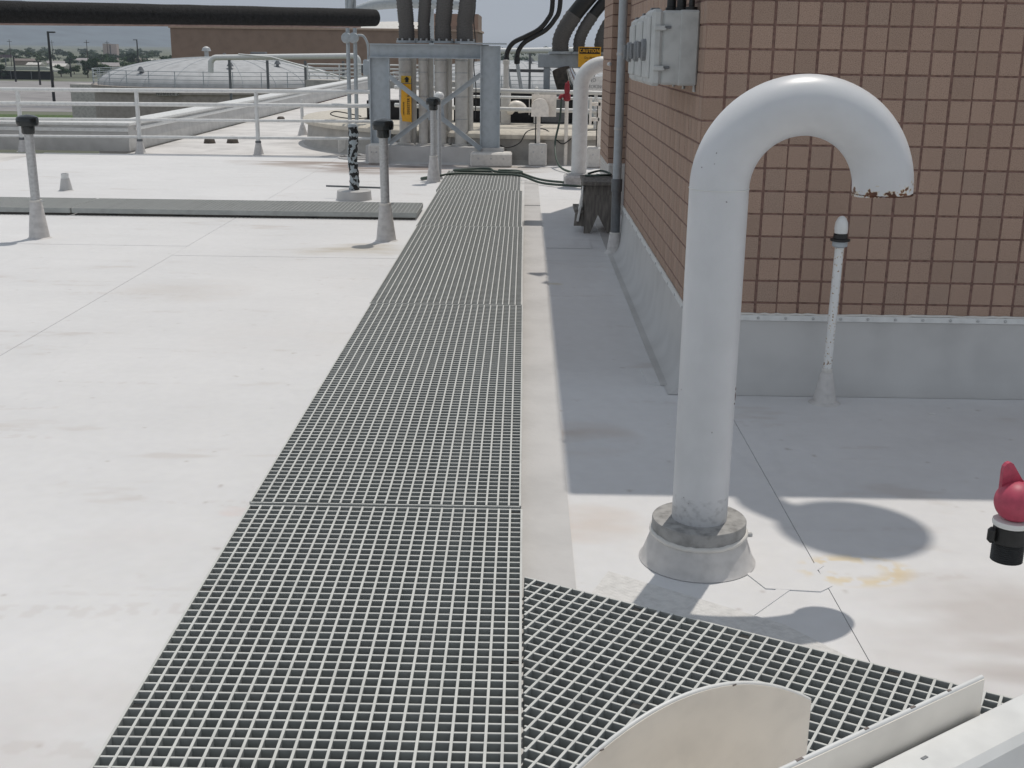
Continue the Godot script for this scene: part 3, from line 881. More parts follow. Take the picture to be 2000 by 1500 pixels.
func grating(called: String, label: String, at: Vector3, w: float, l: float, turn := 0.0) -> Node3D:
	# panel with its near left corner at the origin, +x across, -z away; bars at 1.5 inch
	var o := thing(called, label, "grating", at, turn, "grating panels of the roof walkway")
	var nb := int(round(w / PITCH))
	var nc := int(round(l / PITCH))
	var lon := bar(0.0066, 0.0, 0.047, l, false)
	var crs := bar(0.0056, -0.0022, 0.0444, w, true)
	for i in nb + 1:
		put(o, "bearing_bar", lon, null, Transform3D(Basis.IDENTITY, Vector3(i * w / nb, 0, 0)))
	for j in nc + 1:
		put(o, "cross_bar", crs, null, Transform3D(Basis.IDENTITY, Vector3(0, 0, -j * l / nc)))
	put(o, "cell_shade_sheet", box(S(), Vector3(w / 2, -0.0655, -l / 2), Vector3(w - 0.04, 0.006, l - 0.03)), M.shade_sheet)  # added dark sheet under the panel, makes the cells look more shaded
	var foot := box(S(), Vector3.ZERO, Vector3(0.05, 0.012, 0.09)).commit()
	var j := 0.35
	while j < l:
		for x in [0.05, w * 0.5, w - 0.05]: put(o, "support_foot", foot, M.black, Transform3D(Basis.IDENTITY, Vector3(x, -0.0532, -j)))
		j += 0.62
	return o

func walkway() -> void:
	var w := 24 * PITCH
	var defs := [[-0.892, -0.455, 84, "nearest grating panel of the main walkway, cut by the bottom of the view"], [-0.897, -3.672, 84, "second grating panel of the main walkway, left of the gooseneck pipe"], [-0.903, -6.885, 84, "third grating panel of the main walkway, level with the shadow of the brick building"], [-0.912, -10.09, 70, "fourth grating panel of the main walkway, right of the two left black-capped posts"], [-0.935, -12.77, 54, "farthest grating panel of the main walkway, with a hose coiled over it"]]
	for d in defs:
		var l: float = d[2] * PITCH
		var g := grating("grating_panel", d[3], Vector3(d[0], 0.072, d[1]), w - 0.012, l - 0.012)
		# hold-down clips, dark inside a cell
		var clip := box(S(), Vector3.ZERO, Vector3(0.029, 0.006, 0.02)).commit()
		for k in [1, 17, 33, 49, 65]:
			if k * PITCH > l: continue
			for x in [0.5, 23.5]:
				put(g, "clip", clip, M.black, Transform3D(Basis.IDENTITY, Vector3(x * (w - 0.012) / 24.0, -0.012, -(d[2] - k + 0.35) * PITCH)))
	var left := ["right-hand cross walkway grating panel, ending beside the main walkway", "left-hand cross walkway grating panel, running out of the view at the left"]
	for k in 2:
		# the cross walkway runs to the left, so its length lies along x
		grating("grating_panel", left[k], Vector3(-0.985 - k * 3.21, 0.072, -10.88), 19 * PITCH, 3.19, PI / 2)
	# panel laid at an angle against the main walkway, its left side trimmed
	var o := thing("grating_panel", "slanting grating panel at the lower right, butting against the main walkway", "grating", Vector3(0.021, 0.070, -3.13), 0.0, "grating panels of the roof walkway")
	var e1 := Vector3(0.881, 0, 0.474)
	var e2 := Vector3(-0.474, 0, 0.881)
	var bs1 := Basis(e1, Vector3.UP, e1.cross(Vector3.UP))
	var nb := 38
	var L1 := 2.2
	for i in nb + 1:
		var a: Vector3 = e2 * (i * PITCH)
		var t0 := maxf(0.0, -a.x / e1.x)
		var ll := L1 - t0
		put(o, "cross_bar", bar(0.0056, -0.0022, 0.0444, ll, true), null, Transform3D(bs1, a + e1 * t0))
	var bs2 := Basis(e2, Vector3.UP, e2.cross(Vector3.UP))
	for i in int(L1 / PITCH) + 1:
		var a: Vector3 = e1 * (i * PITCH)
		var ll := minf(nb * PITCH, a.x / 0.474)
		if ll < 0.02: continue
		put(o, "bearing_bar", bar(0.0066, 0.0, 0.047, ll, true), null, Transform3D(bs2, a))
	put(o, "cell_shade_sheet", prism(S(), PackedVector2Array([Vector2(0.02, 0.03), Vector2(2.15, 0.03), Vector2(2.15, 1.4), Vector2(0.76, 1.4)]), 0.006, Transform3D(Basis(e1, e2, Vector3.DOWN), Vector3(0, -0.0625, 0))), M.shade_sheet)  # added dark sheet again, for cell shade in the slanting panel
	var clip := box(S(), Vector3.ZERO, Vector3(0.026, 0.006, 0.02)).commit()
	for q in [[1, 0], [9, 0], [17, 0], [27, 0], [5, 11], [14, 12], [22, 11], [32, 11]]:
		put(o, "clip", clip, M.black, Transform3D(bs1, e1 * ((q[0] + 0.5) * PITCH) + e2 * ((q[1] + 0.4) * PITCH) + Vector3(0, -0.012, 0)))
	var foot := box(S(), Vector3.ZERO, Vector3(0.05, 0.012, 0.09)).commit()
	for q in [[0.1, 0.05], [0.7, 0.05], [1.3, 0.05], [0.5, 0.5], [1.1, 0.5], [1.7, 0.5]]:
		put(o, "support_foot", foot, M.black, Transform3D(bs1, e1 * q[0] + e2 * q[1] + Vector3(0, -0.0532, 0)))

# ---------------------------------------------------------------- big gooseneck
func pipe_paint() -> StandardMaterial3D:
	var W := 256
	var H := 1024
	var im := Image.create(W, H, false, Image.FORMAT_RGB8)
	var a := noise(130, 0.02, 4)
	var b := noise(131, 0.08, 3)
	for y in H:
		for x in W:
			var ang := TAU * x / W
			var n := a.get_noise_3d(cos(ang) * 40, sin(ang) * 40, y * 0.7)
			var n2 := b.get_noise_3d(cos(ang) * 40, sin(ang) * 40, y * 1.0)
			var v := 0.815 + n * 0.02
			var c := Color(v * 0.992, v, v * 1.012)
			var t := float(y) / H
			if t > 0.972:
				var k := (t - 0.972) / 0.028
				if n2 + k * 1.0 > 0.90: c = Color(0.25, 0.12, 0.07).lerp(Color(0.45, 0.26, 0.13), n + 0.5)
				elif n2 + k * 1.0 > 0.76: c = c.lerp(Color(0.74, 0.66, 0.52), 0.6)
			if n2 > 0.72 and n < 0.02: c = Color(0.42, 0.40, 0.40)
			if t < 0.05: c = c.darkened(0.10 * (1.0 - t / 0.05) + maxf(0.0, n2) * 0.15)
			im.set_pixel(x, y, c)
	var m := StandardMaterial3D.new()
	m.albedo_texture = ImageTexture.create_from_image(im)
	m.roughness = 0.36
	return m

func gooseneck_near() -> void:
	var o := thing("gooseneck_vent", "big white gooseneck pipe with a rusty mouth, in front of the brick wall", "vent pipe", Vector3(0.565, 0, -3.43))
	put(o, "boot", lathe(S(), [Vector2(0.182, 0.002), Vector2(0.175, 0.010), Vector2(0.168, 0.03), Vector2(0.152, 0.075), Vector2(0.1475, 0.088)], 48), M.boot)
	# mastic-smeared clamp band
	var pts := []
	for k in 65:
		var a := TAU * k / 64.0
		pts.append(Vector3(cos(a) * 0.1455, 0.094 + 0.004 * sin(a * 2.0 + 1.0) + rng.randf_range(-0.0015, 0.0015), sin(a) * 0.1455))
	pts[64] = pts[0]
	var cbn := put(o, "clamp_band", tube(S(), pts, 0.0085, 8, false), M.pedestal)
	put(cbn, "clamp_screw", box(S(), Vector3(0.152, 0.096, 0.03), Vector3(0.022, 0.012, 0.014), 0.002), M.galv)
	var cm := rough_up(mat(Color(0.63, 0.625, 0.615), 0.10, 0.3, 0.75, 0.0, 0.02, 133), 134, 0.05, 4.0, 0.25)
	put(o, "collar", lathe(S(), [Vector2(0.146, 0.088), Vector2(0.146, 0.136), Vector2(0.144, 0.139), Vector2(0.07, 0.141)], 48), cm)
	var path := [Vector3(0, 0.135, 0), Vector3(0, 0.5, 0), Vector3(0, 0.9, 0), Vector3(0, 1.15, 0)]
	path += arc(Vector3(0.235, 1.162, 0), Vector3.LEFT, Vector3.UP, 0.235, 0.0, PI, 40)
	path.append(Vector3(0.471, 1.150, 0))
	var body := put(o, "pipe", tube(S(), path, 0.0855, 40, false), pipe_paint())
	body.set_meta("label", "white bent pipe with a rust-eaten rim")
	var inn := []
	for i in range(path.size() - 14, path.size()): inn.append(path[i])
	put(o, "bore", tube(S(), inn, 0.079, 32, false, true), M.rust)
	put(o, "mouth_rim", lathe(S(), [Vector2(0.079, 0.0), Vector2(0.0855, -0.0006), Vector2(0.0862, 0.0012), Vector2(0.0855, 0.003)], 40, Vector3(0.471, 1.1495, 0)), M.rust)
	put(o, "weld", tube(S(), arc(Vector3(0, 1.16, 0), Vector3.RIGHT, Vector3.BACK, 0.0852, 0, TAU, 40), 0.0022, 6, false), M.white)
	# rust scars on the shaft
	for q in [[0.36, 0.82, 0.012, 0.03], [0.37, 0.845, 0.010, 0.012], [0.45, 0.80, 0.008, 0.006]]:
		var a: float = q[0] - 0.1
		var sc := S()
		lathe(sc, [Vector2(0.0, -0.0005), Vector2(q[2] * 0.5, 0.0), Vector2(q[2] * 0.3, 0.0012), Vector2(0, 0.0014)], 7)
		put(o, "rust_scar", sc, M.rust, Transform3D(Basis(Vector3.UP, -a) * Basis(Vector3(0, 0, 1), -PI / 2) * Basis.from_scale(Vector3(q[3] / q[2], 1, 1)), Vector3(cos(a) * 0.0853, q[1] - 0.28, sin(a) * 0.0853)))

# ---------------------------------------------------------------- round tank
func tank_ring() -> void:
	var o := thing("round_tank", "low round concrete tank wall with a pale cap behind the steel frame", "tank", Vector3(0.35, 0, -20.5))
	put(o, "tank_wall", lathe(S(), [Vector2(4.06, 0.0), Vector2(4.0, 0.06), Vector2(3.97, 0.36)], 96), M.concrete)
	put(o, "cap", lathe(S(), [Vector2(3.96, 0.34), Vector2(4.05, 0.345), Vector2(4.06, 0.40), Vector2(4.02, 0.43), Vector2(3.3, 0.45), Vector2(0, 0.46)], 96), M.cap_beige)
	var cab := thing("black_cable", "thin black cable looping along the pale cap of the round tank", "cable", Vector3(0, 0, 0))
	put(cab, "cable", tube(S(), smooth_path([Vector3(-0.55, 0.455, -16.85), Vector3(-0.48, 0.36, -16.43), Vector3(-0.25, 0.24, -16.4), Vector3(-0.06, 0.30, -16.4), Vector3(0.05, 0.452, -16.52), Vector3(0.3, 0.46, -16.75), Vector3(0.5, 0.30, -16.44), Vector3(0.62, 0.34, -16.44), Vector3(0.8, 0.46, -16.6), Vector3(1.6, 0.465, -17.0)], 6), 0.008, 6), M.black)
	cab = thing("black_cable", "thin black cable curled on the left end of the round tank cap", "cable", Vector3.ZERO)
	put(cab, "cable", tube(S(), smooth_path([Vector3(-2.6, 0.47, -19.2), Vector3(-2.95, 0.55, -19.0), Vector3(-3.05, 0.5, -19.0), Vector3(-2.7, 0.47, -18.6), Vector3(-2.2, 0.475, -18.9), Vector3(-1.7, 0.475, -18.6)], 6), 0.009, 6), M.black)
	# black boxes added on the tank in place of shade under the equipment
	var k := thing("tank_shade", "black boxes standing in for shade on the round tank behind the white railing", "shade_box", Vector3(0.1, 0.455, -18.6))
	put(k, "panel", box(S(), Vector3(-0.55, 0.235, 0), Vector3(1.25, 0.46, 0.5)), M.shade_dark)
	put(k, "panel", box(S(), Vector3(0.75, 0.245, 0.05), Vector3(1.3, 0.48, 0.5)), M.shade_dark)
	put(k, "panel", box(S(), Vector3(-1.9, 0.14, -0.4), Vector3(1.3, 0.28, 0.5)), M.shade_dark)
	put(k, "brace", box(S(), Vector3(0.35, 0.235, 0.33), Vector3(0.38, 0.44, 0.05)), M.conduit_dark)
	put(k, "gusset", prism(S(), PackedVector2Array([Vector2(0.62, 0.4), Vector2(1.1, 0.4), Vector2(0.95, 0.06)]), 0.04, Transform3D(Basis.IDENTITY, Vector3(0, 0, 0.36))), M.steel)
	# railing round the front of the tank
	var r := thing("tank_railing", "white two-bar railing on the front of the round tank, behind the far hose rack", "railing", Vector3(0, 0, -17.3))
	for y in [0.955, 0.70]:
		put(r, "rail", tube(S(), [Vector3(-1.9, y + 0.02, -0.45), Vector3(-0.9, y + 0.01, 0.0), Vector3(2.4, y - 0.02, 0.0)], 0.031, 10), M.white)
	put(r, "rail", tube(S(), [Vector3(-0.9, 0.865, -0.25), Vector3(2.4, 0.845, -0.25)], 0.02, 10), M.white)
	for x in [-0.86, 0.78, 1.02, 2.3]:
		put(r, "post", tube(S(), [Vector3(x, 0.44, -0.03), Vector3(x, 0.96, -0.03)], 0.026, 10), M.white)
	# white risers standing on the tank
	var p := thing("white_riser", "thick white riser pipe with a narrow neck, just right of the steel frame", "pipe", Vector3(-0.28, 0.455, -18.0))
	put(p, "riser", lathe(S(), [Vector2(0.075, 0), Vector2(0.075, 0.5), Vector2(0.04, 0.56), Vector2(0.038, 0.86), Vector2(0.05, 0.865), Vector2(0.05, 0.92), Vector2(0, 0.925)], 18), M.duct)
	p = thing("white_elbow", "round white elbow pipe behind the two grey conduits", "pipe", Vector3(-0.14, 0.455, -18.0))
	put(p, "elbow", tube(S(), [Vector3(-0.12, 0.2, 0.02)] + arc(Vector3(0.02, 0.17, 0.02), Vector3.LEFT, Vector3.UP, 0.10, 0.4, PI, 12), 0.075, 16), M.beige)
	put(p, "outlet", tube(S(), [Vector3(0.1, 0.2, 0.02), Vector3(0.4, 0.2, 0.02)], 0.03, 10), M.beige)

# ---------------------------------------------------------------- steel frame with ducts
func pedestal(o: Node3D, c: Vector3, size: Vector3) -> void:
	var pd := put(o, "pedestal", box(S(), c + Vector3(0, size.y / 2, 0), size, 0.02), M.pedestal)
	var dot := lathe(S(), [Vector2(0.012, 0), Vector2(0.008, 0.006), Vector2(0, 0.007)], 8).commit()
	for k in 3: put(pd, "rivet", dot, M.galv, Transform3D(Basis(Vector3.RIGHT, PI / 2), c + Vector3((k - 1) * size.x * 0.3, size.y * 0.62, size.z / 2)))

func hbeam(o: Node3D, called: String, a: Vector3, b: Vector3, w: float, h: float, along: Basis) -> void:
	var L := a.distance_to(b)
	var s := S()
	var c := (a + b) / 2
	box(s, c + along * Vector3(0, 0, 0), Vector3(w - 0.03, L, 0.012), 0.0, along)
	box(s, c + along * Vector3(-w / 2 + 0.0075, 0, 0), Vector3(0.014, L, h), 0.0, along)
	box(s, c + along * Vector3(w / 2 - 0.0075, 0, 0), Vector3(0.014, L, h), 0.0, along)
	put(o, called, s, M.steel)

func pipe_frame() -> void:
	var z := -16.45
	var o := thing("steel_gantry", "grey steel frame with crossed braces standing on white pedestals over the roof curb", "frame", Vector3(-1.2, 0, z))
	# in local coordinates: left post at -0.77, right post at 0.76
	hbeam(o, "post", Vector3(-0.765, 0.26, 0), Vector3(-0.765, 1.40, 0), 0.27, 0.10, Basis.IDENTITY)
	hbeam(o, "post", Vector3(0.735, 0.19, 0.1), Vector3(0.735, 1.57, 0.1), 0.27, 0.10, Basis.IDENTITY)
	var bs := S()
	box(bs, Vector3(-0.09, 1.49, 0.02), Vector3(1.6, 0.185, 0.012))
	box(bs, Vector3(-0.09, 1.405, 0.02), Vector3(1.6, 0.012, 0.13))
	box(bs, Vector3(-0.09, 1.575, 0.02), Vector3(1.6, 0.012, 0.13))
	put(o, "top_beam", bs, M.steel)
	put(o, "top_plate", box(S(), Vector3(0.64, 1.598, 0.08), Vector3(0.62, 0.02, 0.22)), M.steel)
	put(o, "back_beam", box(S(), Vector3(0.0, 1.48, -0.75), Vector3(1.6, 0.17, 0.1)), M.steel)
	for sx in [-0.78, 0.72]: put(o, "back_post", box(S(), Vector3(sx * 0.98, 0.83, -0.75), Vector3(0.1, 1.14, 0.1)), M.steel)
	# crossed angle-iron braces
	for q in [[Vector3(-0.63, 1.16, 0.075), Vector3(0.62, 0.21, 0.16)], [Vector3(-0.64, 0.27, 0.10), Vector3(0.61, 1.20, 0.185)]]:
		var a: Vector3 = q[0]
		var b: Vector3 = q[1]
		var d := (b - a).normalized()
		var n := Vector3(0, 0, 1)
		var up := n.cross(d).normalized()
		var st := S()
		var bb := Basis(d, up, d.cross(up))
		var L := a.distance_to(b)
		box(st, (a + b) / 2, Vector3(L, 0.062, 0.008), 0.0, bb)
		box(st, (a + b) / 2 + up * 0.030 + Vector3(0, 0, 0.026), Vector3(L, 0.006, 0.05), 0.0, bb)
		put(o, "brace", st, M.steel)
	put(o, "gusset", box(S(), Vector3(0.0, 0.70, 0.115), Vector3(0.22, 0.2, 0.006), 0.0, Basis(Vector3(0, 0, 1), 0.1)), M.steel)
	pedestal(o, Vector3(-0.80, 0.0, 0.08), Vector3(0.22, 0.27, 0.34))
	pedestal(o, Vector3(0.76, 0.0, 0.20), Vector3(0.56, 0.185, 0.42))
	var sign := thing("pipe_marker", "tall yellow pipe marker with an arrow, strapped to the left duct of the frame", "sign", Vector3(-1.60, 0.565, -16.44))
	# yellow band sheet, arrow plate above, lettering running up
	put(sign, "plate", prism(S(), PackedVector2Array([Vector2(-0.065, 0.0), Vector2(0.07, -0.01), Vector2(0.06, 0.50), Vector2(-0.072, 0.50), Vector2(-0.085, 0.12)]), 0.004), M.yellow)
	put(sign, "arrow_plate", box(S(), Vector3(-0.008, 0.555, 0), Vector3(0.135, 0.095, 0.004)), mat(Color(0.80, 0.64, 0.16), 0.05, 0.2, 0.5, 0.0, 0.03, 140))
	put(sign, "arrow", prism(S(), PackedVector2Array([Vector2(-0.02, -0.038), Vector2(0.022, -0.038), Vector2(0.022, 0.0), Vector2(0.04, 0.0), Vector2(0.0, 0.04), Vector2(-0.04, 0.0), Vector2(-0.02, 0.0)]), 0.003, Transform3D(Basis.IDENTITY, Vector3(0.002, 0.555, 0.004))), M.ink)
	put(sign, "border", box(S(), Vector3(-0.005, 0.5, 0.003), Vector3(0.14, 0.006, 0.003)), M.ink)
	put(sign, "border", box(S(), Vector3(0.0655, 0.28, 0.001), Vector3(0.006, 0.58, 0.005)), M.ink)
	put(sign, "lettering", label_mesh("DIGESTER GAS", 0.034, 0.002), M.ink, Transform3D(Basis(Vector3(0, 0, 1), PI / 2), Vector3(0.02, 0.25, 0.004)))
	put(sign, "lettering", label_mesh("LOW PRESSURE", 0.018, 0.002), M.ink, Transform3D(Basis(Vector3(0, 0, 1), PI / 2), Vector3(-0.045, 0.17, 0.004)))
	# curb box the ducts rise from
	var c := thing("roof_curb", "low grey flashed curb box below the four white ducts", "curb", Vector3(-1.2, 0, -16.75))
	put(c, "curb", prism(S(), PackedVector2Array([Vector2(-0.42, 0.0), Vector2(0.46, 0.0), Vector2(0.42, 0.03), Vector2(0.40, 0.235), Vector2(-0.40, 0.235)]), 1.9, Transform3D(Basis(Vector3.UP, -PI / 2 - 0.06), Vector3(0.0, 0, 0.0))), M.flash)
	for k in 7: put(c, "screw", lathe(S(), [Vector2(0.010, 0), Vector2(0.0, 0.006)], 8), M.galv, Transform3D(Basis(Vector3.RIGHT, PI / 2), Vector3(-0.7 + k * 0.24, 0.2, 0.355 + k * 0.0144)))
	# the four ducts with their flexible hoses
	var ducts := [[-1.654, 0.080, "leftmost of the four white ducts in the frame, with a grey flexible hose above"], [-1.399, 0.063, "second white duct from the left in the frame, slimmer, with a flexible hose above"], [-1.157, 0.080, "third white duct from the left in the frame, with a wide flexible hose above"], [-0.871, 0.087, "rightmost of the four white ducts in the frame, with a flexible hose above"]]
	for i in 4:
		var d: Array = ducts[i]
		var zz := -16.72 + 0.015 * i
		var t := thing("white_duct", d[2], "duct", Vector3(d[0], 0.225, zz), 0.0, "four ducts in the steel frame")
		var r: float = d[1]
		put(t, "foot_flange", lathe(S(), [Vector2(r + 0.05, 0.012), Vector2(r + 0.05, 0.028), Vector2(r, 0.03)], 24), M.pedestal)
		put(t, "duct", lathe(S(), [Vector2(r, 0.02), Vector2(r, 1.36)], 28), M.duct)
		put(t, "duct", lathe(S(), [Vector2(0.042, 0.02), Vector2(0.042, 1.2)], 18, Vector3(r + 0.03, 0, -0.10)), M.duct)
		for y in [0.36, 0.66, 0.98, 1.14]:
			put(t, "band", lathe(S(), [Vector2(r, y), Vector2(r + 0.004, y + 0.001), Vector2(r + 0.004, y + 0.013), Vector2(r, y + 0.014)], 28), M.galv)
		var hr: float = [0.108, 0.084, 0.112, 0.112][i]
		var hx: float = [0.035, 0.02, 0.04, 0.05][i]
		var fl := put(t, "flange", lathe(S(), [Vector2(r, 1.372), Vector2(hr + 0.035, 1.372), Vector2(hr + 0.035, 1.402), Vector2(r, 1.404)], 28, Vector3(hx, 0, 0)), M.grey_pipe)
		var bolt := lathe(S(), [Vector2(0.014, 0), Vector2(0.014, 0.028), Vector2(0, 0.03)], 6).commit()
		for k in 8:
			var a := TAU * (k + 0.5) / 8
			put(fl, "bolt", bolt, M.galv, Transform3D(Basis.IDENTITY, Vector3(hx + cos(a) * (hr + 0.018), 1.402, sin(a) * (hr + 0.018))))
		var lean := [-0.05, 0.02, 0.03, 0.05]
		var path := smooth_path([Vector3(0, 1.404, 0), Vector3(-0.005, 1.62, 0), Vector3(lean[i] * 0.5, 1.85, -0.02), Vector3(lean[i] * 1.3, 2.3, -0.1), Vector3(lean[i] * 2.0, 2.9, -0.4), Vector3(lean[i] * 2.0, 3.3, -1.0)], 22)
		var rad := []
		for k in path.size(): rad.append(hr * 0.97 + (0.009 if k % 3 == 1 else 0.0) - (0.008 if k > 20 and k < 24 else 0.0))
		put(t, "flexible_hose", tube(S(), path, rad, 20), M.flex, Transform3D(Basis.IDENTITY, Vector3(hx, 0, 0)))
	# thin cable down the right side
	var w := thing("hanging_cable", "thin dark cable hanging down the right side of the fourth flexible hose", "cable", Vector3(-0.70, 0, -16.6))
	put(w, "cable", tube(S(), smooth_path([Vector3(0.0, 2.6, 0), Vector3(0.02, 2.1, 0), Vector3(0.0, 1.9, 0), Vector3(0.02, 1.62, 0), Vector3(0.0, 1.3, -0.05), Vector3(0.03, 1.0, -0.05), Vector3(0.02, 0.6, -0.05)], 6), 0.007, 6), M.black)
	# conduits beside the frame
	var q := thing("conduit_stand", "pair of grey conduits with round junction boxes left of the steel frame", "conduit", Vector3(-2.58, 0, -18.0))
	put(q, "pedestal", box(S(), Vector3(-0.10, 0.10, -0.02), Vector3(0.20, 0.22, 0.26), 0.015), M.pedestal)
	put(q, "pedestal", box(S(), Vector3(0.12, 0.09, 0.0), Vector3(0.19, 0.20, 0.24), 0.015), M.pedestal)
	for x in [-0.03, 0.075]:
		put(q, "conduit", tube(S(), [Vector3(x, 0.18, 0), Vector3(x, 1.9, 0), Vector3(x, 2.3, 0)], 0.029, 12), M.grey_pipe)
	put(q, "bent_conduit", tube(S(), smooth_path([Vector3(0.03, 2.0, 0.05), Vector3(0.03, 2.15, 0.05), Vector3(0.12, 2.32, 0.05), Vector3(0.4, 2.42, 0.05), Vector3(0.9, 2.36, 0.0)], 6), 0.035, 12), M.grey_pipe)
	for x in [-0.045, 0.06]:
		put(q, "junction_box", lathe(S(), [Vector2(0, -0.05), Vector2(0.07, -0.045), Vector2(0.078, 0.0), Vector2(0.07, 0.045), Vector2(0, 0.055)], 20, Vector3(x, 1.66, 0.035), Basis(Vector3.RIGHT, PI / 2)), M.grey_pipe)
	put(q, "elbow_conduit", tube(S(), smooth_path([Vector3(0.12, 1.70, 0.03), Vector3(0.2, 1.69, 0.03), Vector3(0.255, 1.6, 0.03), Vector3(0.27, 1.5, 0.03), Vector3(0.27, 1.36, 0.03)], 6), 0.018, 10), M.grey_pipe)
	put(q, "switch_box", box(S(), Vector3(0.275, 1.235, 0.03), Vector3(0.155, 0.245, 0.16), 0.02), M.steel)
	put(q, "switch_handle", box(S(), Vector3(0.18, 1.22, 0.05), Vector3(0.03, 0.12, 0.05), 0.008), M.conduit_dark)
	put(q, "drop_conduit", tube(S(), [Vector3(0.27, 1.12, 0.03), Vector3(0.275, 0.8, 0.03), Vector3(0.30, 0.18, 0.0)], 0.018, 10), M.grey_pipe)
	var lag := thing("coiled_rope", "flattened coil of pale rope on the roof in front of the conduit pedestals", "rope", Vector3(-2.35, 0.0, -17.1))
	for k in 3:
		put(lag, "coil", tube(S(), arc(Vector3(0.1 * k, 0.014 + 0.02 * k, 0.0), Vector3.RIGHT, Vector3.BACK, 0.3 - 0.06 * k, 0, TAU * 0.97, 24), 0.013, 6), M.boot)
	# far upper pipe with a bend above the foam bar
	var e := thing("grey_overhead_duct", "slim grey overhead pipe with a rounded end at the top, left of the flexible hoses", "duct", Vector3(-3.2, 0, -26.0))
	put(e, "duct", tube(S(), smooth_path([Vector3(-0.5, 2.25, 0), Vector3(0.1, 2.40, 0), Vector3(0.8, 2.44, 0), Vector3(1.8, 2.42, 0)], 6), [0.03, 0.06, 0.08, 0.09, 0.1, 0.11, 0.115, 0.115, 0.115, 0.115, 0.115, 0.115, 0.115, 0.115, 0.115, 0.115, 0.115, 0.115, 0.115], 14), M.grey_pipe)
	put(e, "post", box(S(), Vector3(1.2, 1.16, -0.1), Vector3(0.1, 2.32, 0.1)), M.grey_pipe)

